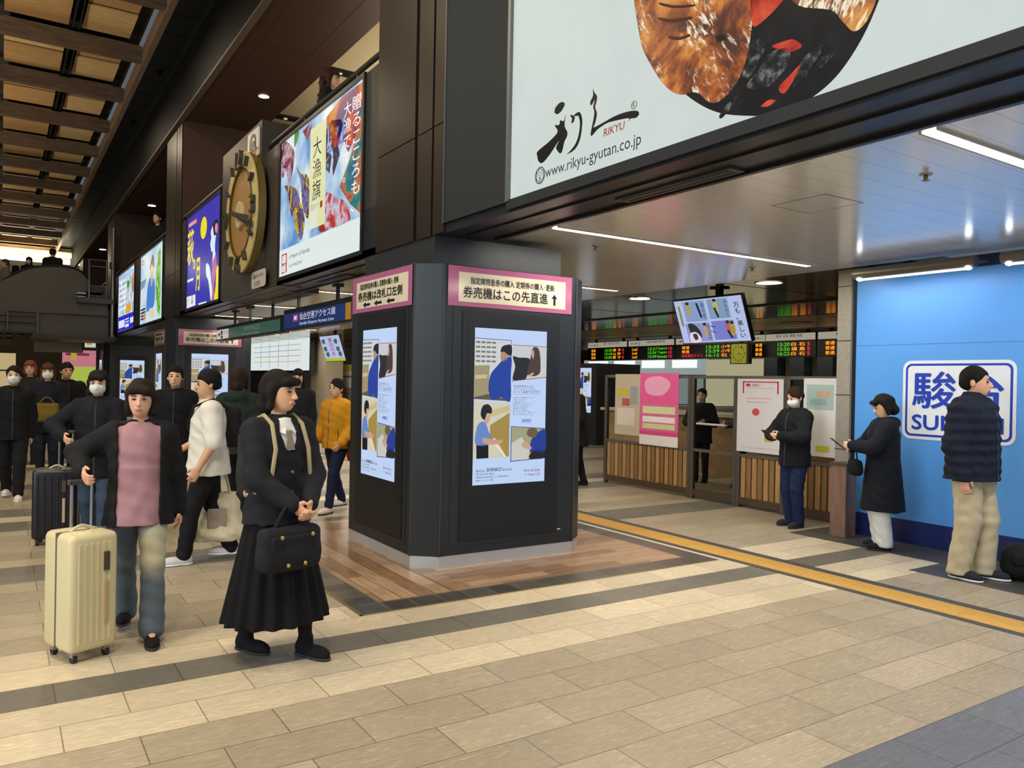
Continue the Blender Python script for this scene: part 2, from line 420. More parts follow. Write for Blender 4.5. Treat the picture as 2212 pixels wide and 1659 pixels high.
# ---------------------------------------------------------------- tactile guiding strip
t = thing('tactile_paving', 'long yellow ribbed guiding strip edged in dark grey across the floor', 'tactile paving', (5.62, 6, 0))
yel = mat('c9a052', 0.55, noise=0.14, nscale=25)
b = MB(); 
for k in range(46):
    y = -3.9+k*0.42
    b.box(5.475, 5.752, y+0.002, y+0.418, 0, 0.004)
b.build('tile_run', yel, t)
b = MB()
for i in range(6):
    x = 5.495+i*0.0435
    for k in range(46):
        y = -3.9+k*0.42; b.box(x, x+0.020, y+0.012, y+0.408, 0.004, 0.0085)
b.build('raised_ribs', yel, t)
drk = mat('45433f', 0.5, noise=0.1)
for (x0, x1) in ((5.405, 5.475), (5.752, 5.86)):
    MB().box(x0, x1, -3.9, 15.4, 0, 0.0035).build('edge_strip', drk, t)
world_children(t)

# ---------------------------------------------------------------- concourse facade (plane x = 2.98)
XF = 2.98
FRAME = mat('343432', 0.5, 0.1, spec=.3, noise=0.04)
FRAME2 = mat('34383b', 0.42, 0.35, noise=0.05)
BRONZE = mat('271e17', 0.36, 0.2, spec=.4, noise=0.10, nscale=3, stretch=(1, 1, 0.3))
SOFF = mat('3e261b', 0.5, noise=0.06)
BLACK = mat('050606', 0.6, spec=.12)
DKP = mat('1b2027', 0.38, 0.1, noise=0.05)
TRIM = mat('5a4e42', 0.5, 0.1)
CREAM = mat('b9a98c', 0.7)
COLS = ((5.60, 6.97), (16.75, 18.42), (27.60, 29.6), (39.2, 41.0))
# header beams over the openings (front lip, underside, back lip) and pilasters
for i, (y0, y1) in enumerate(((-4.5, 5.6), (6.97, 16.75), (18.42, 27.6), (29.6, 39.2))):
    hb = MB().box(2.985, 3.47, y0, y1, 2.735, 3.2).box(2.98, 3.0, y0, y1, 2.727, 2.80).box(3.44, 3.475, y0, y1, 2.715, 2.83)
    hb.box(3.17, 3.19, y0, y1, 2.722, 2.74)
    struct(hb.build('trim_%d' % (170+i), mat('2d2e31', 0.3, 0.4)))
for i, (y0, y1) in enumerate(COLS):
    ym = y0+(y1-y0)*0.36 if i == 0 else (y0+y1)/2
    c = MB().box(XF+0.01, 3.44, y0, y1, 2.735, 7.76)
    c.box(XF-0.015, XF+0.01, y0+0.0, y0+0.20, 2.735, 3.62).box(XF-0.015, XF+0.01, y0+0.235, y0+0.50, 2.735, 3.62).box(XF-0.015, XF+0.01, y0+0.56, y1, 2.735, 3.62)
    c.box(XF-0.015, XF+0.01, y0+0.0, y0+0.20, 3.63, 6.55).box(XF-0.015, XF+0.01, y0+0.235, y0+0.50, 3.63, 6.55).box(XF-0.015, XF+0.01, y0+0.56, y1, 3.63, 6.55)
    struct(c.build('wall_column_%s' % ('near', 'mid', 'far', 'end')[i], BRONZE))
struct(MB().box(2.90, 2.965, 5.6, 6.97, 5.26, 5.40).build('trim_24', TRIM))
# fascia wall carrying the boards, gallery rail, recessed gallery
for i, (y0, y1) in enumerate(((6.97, 16.75), (18.42, 27.6), (29.6, 39.2))):
    struct(MB().box(XF+0.012, 3.32, y0, y1, 2.80, 4.56).build('wall_fascia_%s' % ('near', 'far', 'end')[i], FRAME))
    struct(MB().box(XF, XF+0.02, y0, y1, 2.727, 2.80).build('trim_%d' % (180+i), FRAME))
    struct(MB().box(3.32, 9.0, y0, y1, 3.7, 3.8).build('floor_gallery_%s' % ('near', 'far', 'end')[i], FRAME))
    g = MB().box(XF, 4.44, y0, y1, 6.61, 6.75); struct(g.build('ceiling_soffit_%s' % ('near', 'far', 'end')[i], SOFF))
    j = MB()
    for x in (3.22, 4.02): j.box(x, x+0.008, y0, y1, 6.606, 6.612)
    for k in range(1, 4): j.box(3.22, 4.44, y0+k*2.6, y0+k*2.6+0.01, 6.606, 6.612)
    struct(j.build('trim_%d' % (185+i), mat('2e1b12', 0.6)))
    struct(MB().box(4.44, 9.0, y0, y1, 6.70, 6.8).build('ceiling_gallery_%s' % ('near', 'far', 'end')[i], CREAM))
    struct(MB().box(2.99, 6.0, y1-0.02, y1, 4.6, 6.61).build('wall_gallery_%s' % ('near', 'far', 'end')[i], SOFF))
    struct(MB().box(9.0, 9.1, y0, y1, 3.5, 6.8).build('wall_gallery_back_%s' % ('near', 'far', 'end')[i], SOFF))
    r = thing('gallery_railing', ('dark gallery handrail above the flag advert board and the round clock', 'gallery handrail above the two far advert boards', 'farthest gallery handrail beyond the escalator')[i], 'railing', (XF, (y0+y1)/2, 4.56), 0, 'gallery railings')
    MB().tube([(3.02, y0, 4.665), (3.02, y1, 4.665)], 0.028).build('handrail', mat('5a5752', 0.3, 0.8), r)
    for k in range(6):
        y = y0+0.65+k*1.65
        MB().box(3.005, 3.035, y-0.02, y+0.02, 4.555, 4.65).build('bracket', mat('26262a', 0.4, 0.5), r)
    world_children(r)
# bulkhead over the soffit, trim, dark ceiling strip
struct(MB().box(2.90, 2.98, 3.0, 46, 6.62, 7.77).build('wall_bulkhead', BLACK))
struct(MB().box(2.885, 2.99, 3.0, 46, 6.585, 6.62).build('trim_29', TRIM))
struct(MB().box(2.28, 2.92, -5, 46, 7.77, 7.85).build('ceiling_dark_strip', DKP))
j = MB()
for k in range(48): j.box(2.285, 2.9, 2+k*0.9, 2+k*0.9+0.012, 7.766, 7.771)
struct(j.build('trim_30', BLACK))
# ---------------------------------------------------------------- wooden lattice ceiling
WB = wood('wood_beam', '4a3828', '66523c', (2, 14, 14), 0.5, 1.5)
WPN = [wood('wood_panel_a', 'bb9a66', 'd2b480', (2, 10, 10), 0.55, 1.2), wood('wood_panel_b', 'a37f50', 'bb935f', (2, 10, 10), 0.55, 1.2)]
struct(MB().box(2.2, 2.3, -5, 46, 7.50, 7.80).build('trim_31', wood('wood_fascia', '64503f', '78604b', (14, 1, 14), 0.5, 1.2)))
struct(MB().box(-9, 2.2, -5, 46, 8.02, 8.1).build('ceiling_concourse', mat('15100c', 0.8)))
nb = 31
for k in range(-7, 12):
    y = 13.96+2.67*k
    struct(MB().box(-6, 2.2, y, y+0.19, 7.56, 7.84).build('trim_%d' % nb, WB)); nb += 1
    if y < 8 or y > 45: continue
    for (x0, x1) in ((-2.0, -0.95), (-0.03, 0.96), (1.18, 1.97)):
        for q in (0, 1):
            ya = y+0.19+q*1.24+0.03; yb = ya+1.18
            p = MB().prism([(x0, ya, 7.90), (x1, ya, 7.90), (x1, yb, 7.92), (x0, yb, 7.92)], (0, 0, 0.03)).build('trim_%d' % nb, WPN[(q+(x0 > 1)) % 2]); struct(p); nb += 1
slot = mat('2c2f33', 0.3, 0.6)
for k in range(0, 7):
    y = 13.96+2.67*k
    t = thing('ceiling_slot_fixture', 'grey double-rail slot between wood ceiling panels, %s of the row' % ('nearest', 'second', 'third', 'fourth', 'fifth', 'sixth', 'seventh')[k], 'ceiling fixture', (1.07, y-1.3, 7.86), 0, 'slots in the wooden ceiling')
    for x in (1.01, 1.11): MB().box(x, x+0.025, y-2.3, y-0.15, 7.84, 8.0).build('rail', slot, t)
    MB().box(1.035, 1.11, y-2.3, y-0.15, 7.96, 8.0).build('channel', BLACK, t)
    world_children(t)
# ---------------------------------------------------------------- gate hall ceilings
CW = mat('9d978a', 0.24, 0.15, noise=0.03)
def strip_ceiling():
    m, nt, b = newmat('ceiling_strips')
    N = nt.nodes.new; L = nt.links.new
    geo = N('ShaderNodeNewGeometry'); sep = N('ShaderNodeSeparateXYZ'); L(geo.outputs['Position'], sep.inputs[0])
    q = N('ShaderNodeMath'); q.operation = 'MULTIPLY'; q.inputs[1].default_value = 1/0.2; L(sep.outputs[1], q.inputs[0])
    f = N('ShaderNodeMath'); f.operation = 'FRACT'; L(q.outputs[0], f.inputs[0])
    r = N('ShaderNodeValToRGB'); r.color_ramp.elements[0].position = 0.0; r.color_ramp.elements[0].color = (*lin('a09a8e'), 1)
    r.color_ramp.elements[1].position = 0.03; r.color_ramp.elements[1].color = (*lin('f2efe6'), 1)
    L(f.outputs[0], r.inputs[0]); L(r.outputs[0], b.inputs['Base Color'])
    b.inputs['Roughness'].default_value = 0.19; b.inputs['Metallic'].default_value = 0.3; b.inputs['Specular IOR Level'].default_value = 0.8
    return m
SCM = strip_ceiling()
struct(MB().box(3.47, 7.45, -5, 33, 2.80, 2.9).build('ceiling_gate_front', SCM))
def gloss_ceiling():
    m, nt, b = newmat('ceiling_gloss')
    b.inputs['Base Color'].default_value = (*lin('7a6c58'), 1); b.inputs['Roughness'].default_value = 0.12; b.inputs['Metallic'].default_value = 0.55
    n = nt.nodes.new('ShaderNodeTexNoise'); n.inputs['Scale'].default_value = 0.8
    r = nt.nodes.new('ShaderNodeMapRange'); r.inputs[3].default_value = 0.09; r.inputs[4].default_value = 0.17
    nt.links.new(n.outputs['Fac'], r.inputs[0]); nt.links.new(r.outputs[0], b.inputs['Roughness'])
    return m
GC = gloss_ceiling()
struct(MB().box(7.45, 10.3, 4.5, 33, 2.85, 2.95).build('ceiling_gate_middle', GC))
struct(MB().box(10.42, 12.3, 4.5, 33, 2.85, 2.95).build('ceiling_gate_back', GC))
struct(MB().box(12.45, 15.1, 4.5, 33, 2.85, 2.95).build('ceiling_gate_inner', mat('85765f', 0.35)))
struct(MB().box(10.3, 10.42, 4.5, 33, 2.83, 2.95).box(12.3, 12.45, 4.5, 33, 2.87, 2.95).box(15.1, 24, 4.5, 33, 2.93, 2.99).box(15.12, 15.2, 4.5, 33, 2.84, 2.93).build('trim_190', mat('3a352e', 0.4)))
j = MB()
for y in range(5, 33, 2): j.box(7.45, 10.3, y, y+0.012, 2.847, 2.851).box(12.45, 15.1, y, y+0.012, 2.847, 2.851)
struct(j.build('trim_191', mat('443c31', 0.5)))
# light lines in the gate ceiling (each a lamp with its own light)
ORD = ('nearest', 'second nearest', 'third nearest', 'fourth nearest', 'fifth nearest', 'sixth nearest', 'seventh nearest', 'eighth nearest', 'ninth nearest')
for k, y in enumerate((2.10, 5.16, 8.17, 11.1, 14.1, 17.15, 20.3, 23.5)):
    t = thing('linear_ceiling_light', 'long white ceiling light line, %s of the rows' % ORD[k], 'ceiling light', (5.4, y, 2.80), 0, 'linear lights in the gate ceiling')
    MB().box(3.76, 7.0, y-0.035, y+0.035, 2.790, 2.80).build('diffuser', em('fff0d2', 9.0), t)
    MB().box(3.74, 7.02, y-0.05, y-0.036, 2.788, 2.80).box(3.74, 7.02, y+0.036, y+0.05, 2.788, 2.80).build('frame', mat('b8b0a0', 0.4), t)
    world_children(t)
    area('light_line', (5.4, y, 2.785), (0, 0, 0), 3.2, 0.06, (56 if k < 3 else 48), (1.0, 0.92, 0.80))
area('light_line', (9.5, 12, 2.80), (0, 0, 0), 0.1, 6, 35, (1.0, 0.85, 0.65))
area('light_line', (14, 14, 2.80), (0, 0, 0), 0.1, 6, 60, (1.0, 0.85, 0.65))
area('light_line', (19, 15, 2.85), (0, 0, 0), 0.3, 8, 110, (1.0, 0.9, 0.72))
# ---------------------------------------------------------------- pillar heads and digital signage pillars
KD = mat('2f3336', 0.36, 0.45, noise=0.06, nscale=4)
KD2 = mat('1d1f21', 0.40, 0.3, noise=0.05)
KB = mat('0a0b0c', 0.5)
STEEL = mat('c2c5c8', 0.3, 0.55, noise=0.08, nscale=6)
INK = em('0c0d12', 0.6)
def mark(c, s=1.0): return em(c, s)
def shinko(parent, panel):
    """the picture on the portrait screens; panel is 0.735 x 1.317 m"""
    w, h = panel.w, panel.h
    R = lambda n, m, a, b, c, d, l=2: panel.rect(n, m, a*w, b*h, c*w, d*h, l, parent)
    Q = lambda n, m, pts, l=2: panel.poly(n, m, [(u*w, v*h) for u, v in pts], l, parent)
    S = lambda n, m, pts, l=2: panel.poly(n, m, smooth([(u*w, v*h) for u, v in pts], 4), l, parent)
    Tx = lambda s, m, a, b, c, d, bold=0.0: panel.text(s, m, a*w, b*h, c*w, d*h, 4, bold, parent=parent)
    # stockroom photograph with a man in a blue work jacket
    Q('picture', em('dfe3e6', .8), [(0, .068), (.493, .073), (.488, .466), (0, .452)], 1)
    panel.multi('picture_shelf', em('8b8478', .7), [[(u*w, v*h) for u, v in ((a, b), (a+.055, b), (a+.055, b+.012), (a, b+.012))] for b in (.085, .115, .145, .175, .205) for a in (.015, .085, .155, .225)], 2, parent)
    Q('picture_carton', em('b3a57c', .75), [(0, .24), (.2, .235), (.19, .42), (0, .44)])
    Q('picture_carton', em('d7cba4', .8), [(.01, .30), (.17, .295), (.16, .32), (.01, .325)], 3)
    Q('picture_floor', em('7a6a58', .6), [(0, .44), (.19, .42), (.488, .46), (.488, .466), (0, .452)])
    S('picture_man', em('2546a8', .8), [(.19, .40), (.21, .30), (.30, .24), (.38, .20), (.493, .18), (.49, .30), (.488, .465), (.36, .44), (.25, .46)], 3)
    S('picture_head', em('c79a80', .75), [(.345, .17), (.37, .145), (.43, .15), (.45, .18), (.40, .205), (.355, .205)], 3)
    S('picture_hair', em('20232a', .6), [(.345, .15), (.36, .115), (.43, .10), (.493, .105), (.492, .17), (.43, .16), (.39, .145)], 4)
    Q('picture_edge', em('3a58b8', .8), [(0, .064), (.496, .069), (.49, .47), (.485, .466), (.49, .073), (0, .068)], 2)
    # office photograph
    Q('picture', em('d9dcdc', .8), [(.512, .10), (1, .103), (1, .305), (.51, .333)], 1)
    S('picture_desk', em('2c2f36', .6), [(.515, .175), (.60, .18), (.76, .19), (.72, .30), (.66, .325), (.52, .325), (.55, .24)], 2)
    S('picture_woman', em('57453d', .65), [(.72, .28), (.76, .19), (.79, .12), (.84, .105), (.89, .13), (.91, .21), (.90, .28), (.80, .30)], 3)
    S('picture_face', em('d8b49c', .75), [(.775, .15), (.80, .125), (.815, .15), (.80, .185)], 4)
    S('picture_hand', em('dcb89c', .75), [(.74, .295), (.80, .275), (.81, .285), (.76, .305)], 4)
    panel.multi('picture_frame', em('b23f38', .7), [[(.508*w, .097*h), (1*w, .10*h), (1*w, .1035*h), (.508*w, .1005*h)], [(.508*w, .331*h), (1*w, .303*h), (1*w, .307*h), (.508*w, .336*h)]], 3, parent)
    # warehouse photograph with a worker in a pale blue shirt
    Q('picture', em('e4ddc6', .8), [(0, .464), (.49, .475), (.485, .828), (0, .832)], 1)
    Q('picture_shelf', em('b89a4e', .75), [(.22, .62), (.485, .54), (.485, .825), (.40, .827), (.22, .70)], 2)
    Q('picture_shelf', em('d9c99a', .8), [(.20, .53), (.49, .49), (.49, .53), (.20, .57)], 2)
    Q('picture_board', em('efe9d8', .85), [(.24, .72), (.28, .70), (.45, .826), (.41, .828)], 3)
    S('picture_shirt', em('6f93d8', .8), [(.03, .74), (.04, .64), (.09, .60), (.16, .605), (.20, .66), (.24, .70), (.20, .745)], 3)
    Q('picture_trousers', em('15171c', .6), [(.04, .745), (.20, .745), (.205, .83), (.045, .832)], 3)
    S('picture_arm', em('dcb092', .75), [(.13, .70), (.30, .715), (.38, .715), (.385, .735), (.28, .745), (.14, .735)], 4)
    S('picture_face', em('e0b498', .75), [(.13, .575), (.165, .55), (.215, .56), (.205, .595), (.16, .61)], 4)
    S('picture_hair', em('22262e', .6), [(.09, .555), (.11, .50), (.18, .485), (.235, .51), (.23, .545), (.17, .545), (.14, .585)], 5)
    # repair photograph
    Q('picture', em('b5b28f', .75), [(.515, .633), (1, .65), (1, .845), (.51, .858)], 1)
    Q('picture_machine', em('dadbd0', .8), [(.52, .74), (.66, .70), (.78, .79), (.76, .85), (.52, .855)], 2)
    S('picture_jacket', em('2440a0', .8), [(.78, .80), (.80, .72), (.90, .67), (1, .66), (1, .80), (.86, .80)], 3)
    S('picture_trousers', em('2a2422', .6), [(.78, .82), (.86, .79), (1, .80), (.999, .845), (.79, .848)], 3)
    S('picture_hair', em('7d6c50', .65), [(.73, .68), (.76, .645), (.84, .642), (.885, .67), (.85, .705), (.77, .70)], 4)
    S('picture_hand', em('dfb69a', .75), [(.66, .755), (.70, .73), (.80, .77), (.78, .785), (.70, .775)], 4)
    panel.multi('picture_frame', em('2a459c', .7), [[(.508*w, .628*h), (1*w, .646*h), (1*w, .65*h), (.508*w, .632*h)], [(.508*w, .632*h), (.516*w, .632*h), (.513*w, .86*h), (.505*w, .86*h)], [(.505*w, .856*h), (1*w, .843*h), (1*w, .847*h), (.505*w, .861*h)]], 3, parent)
    # lettering
    Tx('そのITサポートに', INK, .53, .357, .82, .382); Tx('ぬくもり', em('b8443c', .8), .53, .392, .655, .414); Tx('はありますか?', INK, .665, .392, .90, .415)
    R('rule', em('8a93a8', .7), .53, .386, .86, .3875); R('rule', em('8a93a8', .7), .53, .420, .91, .4215)
    for i, (s, e) in enumerate((('お客様の大切な機器をお守りします', .83), ('ITのことなら', .70), ('全国の拠点から', .70), ('お客様のもとへお伺いします', .80), ('導入から保守まで', .77), ('笑顔と技術で', .73), ('安心をお届け', .74), ('困ったときはすぐにご相談ください', .87), ('私たちがお手伝いします', .82))):
        Tx(s, INK, .53, .438+i*.0138, e, .4465+i*.0138)
    Tx('SHINKO', em('1c3a9a', .8), .655, .583, .79, .600, .02); R('rule', em('1c3a9a', .8), .655, .604, .79, .606)
    Tx('株式会社', INK, .04, .901, .16, .919); Tx('SHINKO', INK, .18, .893, .385, .917, .01); Tx('東北支店', INK, .40, .901, .53, .917)
    Tx('TEL.022-397-2820', INK, .04, .926, .28, .937); Tx('宮城県仙台市若林区六丁の目西町8番1号', INK, .04, .945, .49, .957); Tx('斎喜センタービル7階', INK, .04, .965, .27, .977)
    Tx('Human Serv', INK, .695, .912, .855, .930); Tx('i', em('c8452e', .8), .866, .905, .876, .938); Tx('ce', INK, .885, .917, .93, .930)
    Tx('for', em('6a6f7c', .7), .71, .942, .745, .955); Tx('Happy', INK, .76, .942, .86, .960); Tx('Life', em('c8452e', .8), .875, .938, .935, .957)
def kiosk(dy, label, root_name='digital_signage_pillar'):
    yf, x0, x1, cx, cy = 5.674+dy, 2.825, 4.56, 0.188, 0.157
    y1 = yf+1.66
    t = thing(root_name, label, 'digital signage', ((x0+x1)/2, (yf+y1)/2, 0), 0, 'dark signage pillars along the hall')
    def octo(e): return [(x0-e, yf+cy-e*.4), (x0+cx-e*.4, yf-e), (x1-cx+e*.4, yf-e), (x1+e, yf+cy-e*.4), (x1+e, y1-cy), (x1-cx, y1+e), (x0+cx, y1+e), (x0-e, y1-cy)]
    MB().prism([(x, y, 0.10) for x, y in octo(0)], (0, 0, 2.395)).build('casing', KD, t, bevel=0.004)
    MB().prism([(x, y, 0) for x, y in octo(-0.004)], (0, 0, 0.10)).build('plinth', STEEL, t)
    c = MB()
    for (a, bq) in ((octo(0.0)[0], 0), (octo(0.0)[1], 0), (octo(0.0)[2], 0)): c.box(a[0]-.006, a[0]+.006, a[1]-.006, a[1]+.006, 0.1, 2.495)
    c.build('corner_edge', mat('4a4d4f', 0.35, 0.6), t)
    # face towards -Y
    def door(P0, w0, along):
        bx = (lambda a, b, z0, z1, d0, d1: MB().box(a, b, yf-d1, yf-d0, z0, z1)) if along == 'x' else (lambda a, b, z0, z1, d0, d1: MB().box(x0-d1, x0-d0, a, b, z0, z1))
        o = (3.0 if along == 'x' else 0)
        a0, a1 = (3.105, 4.275) if along == 'x' else (yf+0.245, yf+1.385)
        bx(a0, a1, 0.175, 2.15, -.01, .004).build('door_surround', KD, t)
        a0, a1 = (3.18, 4.195) if along == 'x' else (yf+.30, yf+1.335)
        bx(a0, a1, 0.20, 2.135, -.01, .0055).build('shadow_border', KB, t)  # black border stands in for the shadow line round the recessed door
        d = bx(a0+.014, a1-.014, 0.214, 2.117, -.01, .009).build('door', KD2, t)
        a0, a1 = (3.25, 4.115) if along == 'x' else (yf+.375, yf+1.265)
        bx(a0, a1, 0.53, 2.07, -.01, .0105).build('bezel', KD2, t)
        if along == 'x': p = faceY(t, yf-.0120, 3.3095, 1.987, .735, 1.319)
        else: p = faceX(t, x0-.0120, yf+1.19, 1.987, .735, 1.319)
        s = p.rect('screen', em('c3d8fb', .92, 0.08, 0.5), 0, 0, p.w, p.h, 0)
        shinko(s, p)
        if along == 'x':
            bx(4.165, 4.18, 0.50, 0.52, .009, .012).build('lock', KB, t)
            bx(4.20, 4.235, 0.222, 0.230, .004, .006).build('label_plate', mat('dcdcd8', 0.4), t)
        else:
            bx(yf+.335, yf+.35, 0.50, 0.52, .009, .012).build('lock', KB, t)
    door(None, None, 'x'); door(None, None, 'y')
    world_children(t)
    return t
K1 = kiosk(0, 'near dark grey signage pillar with two portrait screens on a wooden floor inlay')
def dup(root, off, label=None):
    r = root.copy(); COL.objects.link(r); r.location = Vector(root.location)+Vector(off)
    if label: r['label'] = label
    for ch in list(root.children):
        c = ch.copy(); COL.objects.link(c); c.parent = r; c.matrix_parent_inverse = ch.matrix_parent_inverse.copy()
        for g in list(ch.children):
            d = g.copy(); COL.objects.link(d); d.parent = c; d.matrix_parent_inverse = g.matrix_parent_inverse.copy()
    return r
dup(K1, (0, 11.6, 0), 'signage pillar behind the crowd, under the hanging green sign')
dup(K1, (0, 23.2, 0), 'smallest signage pillar, farthest down the row near the escalator')
CAPM = mat('303234', 0.4, 0.35, noise=0.05)
for i, dy in enumerate((0, 11.6, 23.2)):
    b = MB().box(2.98, 4.268, 5.778+dy, 7.25+dy, 2.40, 2.735).box(2.975, 2.982, 5.772+dy, 5.79+dy, 2.40, 2.735)
    struct(b.build('wall_pillar_head_%s' % ('near', 'mid', 'far')[i], CAPM))
# laminated notices taped to the pillars
PINK, CARD, SUMI = mat('a85c80', 0.12, spec=0.7), mat('d8cdb2', 0.12, spec=0.7), mat('15120f', 0.3)
def notice(dy, side, label):
    yf = 5.674+dy
    t = thing('notice_sign', label, 'notice', (3.68, yf-.01, 2.16) if side == 'R' else (2.815, yf+.83, 2.16), 0, 'pink-framed ticket machine notices')
    if side == 'R': p = faceY(t, yf-.006, 3.05, 2.487, 1.265, .33)
    else: p = faceX(t, 2.819, yf+1.478, 2.487, 1.295, .33)
    w, h = p.w, p.h
    p.rect('pink_border', PINK, 0, 0, w, h, 1)
    p.rect('cream_panel', CARD, .078*w, .145*h, .943*w, .885*h, 2)
    if side == 'R':
        p.text('指定席特急券の購入 定期券の購入･更新', SUMI, .165*w, .25*h, .845*w, .43*h, 4, .009)
        p.text('券売機はこの先直進', SUMI, .11*w, .49*h, .79*w, .78*h, 4, .012)
        a = [(.846, .505), (.872, .62), (.856, .62), (.856, .80), (.838, .80), (.838, .62), (.820, .62)]
        p.poly('arrow', SUMI, [(u*w, v*h) for u, v in a], 3)
    else:
        p.text('指定席特急券の購入 定期券の購入･更新', SUMI, .15*w, .20*h, .80*w, .37*h, 4, .009)
        p.text('券売機は改札口左側', SUMI, .11*w, .43*h, .86*w, .69*h, 4, .012)
        for u in (.20, .40, .61):
            a = [(u, .80), (u+.05, .72), (u+.05, .765), (u+.13, .765), (u+.13, .835), (u+.05, .835), (u+.05, .88)]
            p.poly('arrow', SUMI, [(x*w, v*h) for x, v in a], 3)
    world_children(t)
notice(0, 'R', 'pink framed notice with an up arrow on the nearest pillar')
notice(0, 'L', 'pink framed notice with three left arrows on the nearest pillar')
notice(11.6, 'R', 'smaller pink framed notice with an up arrow, half behind the green hanging sign')
notice(11.6, 'L', 'smaller narrow pink framed notice facing the hall on the second pillar')

# ---------------------------------------------------------------- the big grilled-meat board
def cp(ox, oy, s, pts): return [(ox+x*s, oy+y*s) for x, y in pts]
t = thing('advertising_board', 'huge white lit restaurant board with grilled meat picture and black brush lettering', 'advertising board', (2.98, 2.5, 2.73))
FRM = mat('25292b', 0.6, 0.0, spec=.2, noise=0.03)
MB().box(2.955, 3.25, 4.66, 5.60, 2.80, 5.40).box(2.955, 3.25, -3.2, 4.66, 2.745, 2.812).box(2.955, 3.25, -3.2, 4.66, 5.2, 5.4).build('frame', FRM, t)
MB().box(2.945, 3.0, 4.628, 4.662, 2.80, 5.25).build('frame_edge', mat('6b7071', 0.4, 0.5), t)
MB().box(2.95, 3.2, 5.585, 5.605, 2.80, 5.40).build('corner_trim', mat('50555a', 0.4, 0.4), t)
p = faceX(t, 2.972, 4.63, 5.2)
p.rect('lit_panel', em('e0ebe6', .80, .4, .1, noise=.07, nscale=3.5), 0, 0, 7.6, 2.388, 1)
# picture: bean-shaped cut-out of grilled tongue over charcoal
YZ = lambda pts: [(4.63-y, 5.2-z) for y, z in pts]
oval = smooth(YZ([(3.37, 3.75), (3.27, 3.46), (3.15, 3.27), (2.972, 3.07), (2.76, 2.915), (2.541, 2.832), (2.37, 2.80), (2.20, 2.815), (2.04, 2.90), (1.90, 3.09), (1.80, 3.40), (1.80, 3.9), (2.1, 4.4), (2.6, 4.6), (3.1, 4.45), (3.35, 4.1)]), 8)
pic = p.poly('picture', em_ramp('charcoal_print', [(0.42, '08090d'), (0.62, '15161c'), (0.8, '2a2c33')], 9, 0.9), oval, 2)
def meat_print(name, rot, hi):
    m, nt, b = newmat(name); N = nt.nodes.new; L = nt.links.new
    b.inputs['Base Color'].default_value = (.01, .01, .01, 1); b.inputs['Roughness'].default_value = .3; b.inputs['Emission Strength'].default_value = .9
    tc = N('ShaderNodeTexCoord'); mp = N('ShaderNodeMapping'); mp.inputs['Rotation'].default_value = (rot, 0, 0); L(tc.outputs['Object'], mp.inputs[0])
    n1 = N('ShaderNodeTexNoise'); n1.inputs['Scale'].default_value = 3.2; n1.inputs['Detail'].default_value = 9; n1.inputs['Roughness'].default_value = .68; n1.inputs['Distortion'].default_value = .5; L(mp.outputs[0], n1.inputs['Vector'])
    r1 = N('ShaderNodeValToRGB'); st = [(.38, '1c0904'), (.46, '5a1f0b'), (.525, '9c4a16'), (.60, 'cf8330'), (.70, 'e8ad5c')]
    while len(r1.color_ramp.elements) < 5: r1.color_ramp.elements.new(.5)
    for e, (q, c) in zip(r1.color_ramp.elements, st): e.position = q; e.color = (*lin(c), 1)
    L(n1.outputs['Fac'], r1.inputs[0])
    m2 = N('ShaderNodeMapping'); m2.inputs['Scale'].default_value = (1, 30, 9); L(mp.outputs[0], m2.inputs[0])
    n2 = N('ShaderNodeTexNoise'); n2.inputs['Scale'].default_value = 1.6; n2.inputs['Detail'].default_value = 5; n2.inputs['Distortion'].default_value = .8; L(m2.outputs[0], n2.inputs['Vector'])
    n3 = N('ShaderNodeTexNoise'); n3.inputs['Scale'].default_value = 3.5; n3.inputs['Detail'].default_value = 2; L(tc.outputs['Object'], n3.inputs['Vector'])
    mu = N('ShaderNodeMath'); mu.operation = 'MULTIPLY'; L(n2.outputs['Fac'], mu.inputs[0]); L(n3.outputs['Fac'], mu.inputs[1])
    r2 = N('ShaderNodeMapRange'); r2.inputs[1].default_value = hi; r2.inputs[2].default_value = hi+.09; L(mu.outputs[0], r2.inputs[0])
    x = N('ShaderNodeMix'); x.data_type = 'RGBA'; x.inputs[7].default_value = (*lin('fff0cc'), 1); L(r2.outputs[0], x.inputs[0]); L(r1.outputs[0], x.inputs[6])
    L(x.outputs[2], b.inputs['Emission Color'])
    return m
meat = meat_print('grilled_meat_print', .6, .285); meat2 = meat_print('grilled_meat_print_b', -.4, .28)
coal = em_ramp('coal_print', [(0.45, '14161a'), (0.55, '3b3d40'), (0.7, '8b8c86')], 22, 0.8)
ember = em_ramp('ember_print', [(0.35, '5a1210'), (0.5, 'c8372a'), (0.7, 'f06a3c')], 6, 0.85)
pe = lambda name, m, pts, l: p.poly(name, m, smooth(p.px(pts), 4), l, pic)
meat_pts = [(1376, -60), (1500, -70), (1632, -50), (1628, 20), (1622, 80), (1612, 130), (1592, 180), (1562, 214), (1535, 222), (1505, 200), (1470, 205), (1440, 188), (1408, 142), (1383, 80)]
pe('meat_slice', meat, meat_pts, 3)
pe('meat_slice', meat2, [(1712, -30), (1890, -40), (1893, 0), (1870, 50), (1845, 68), (1822, 48), (1795, 22), (1725, 12)], 3)
pe('char_mark', em('4a1d0c', .6), [(1425, 6), (1460, 12), (1500, 10), (1498, 15), (1460, 18), (1432, 13)], 4)
pe('char_mark', em('54220d', .6), [(1422, 38), (1455, 42), (1492, 36), (1494, 42), (1456, 49), (1432, 46)], 4)
pe('char_mark', em('5a260f', .6), [(1445, 78), (1470, 80), (1490, 74), (1490, 80), (1468, 87), (1450, 85)], 4)
pe('char_mark', em('2a0e06', .6), [(1548, 78), (1566, 76), (1566, 86), (1552, 90)], 4)
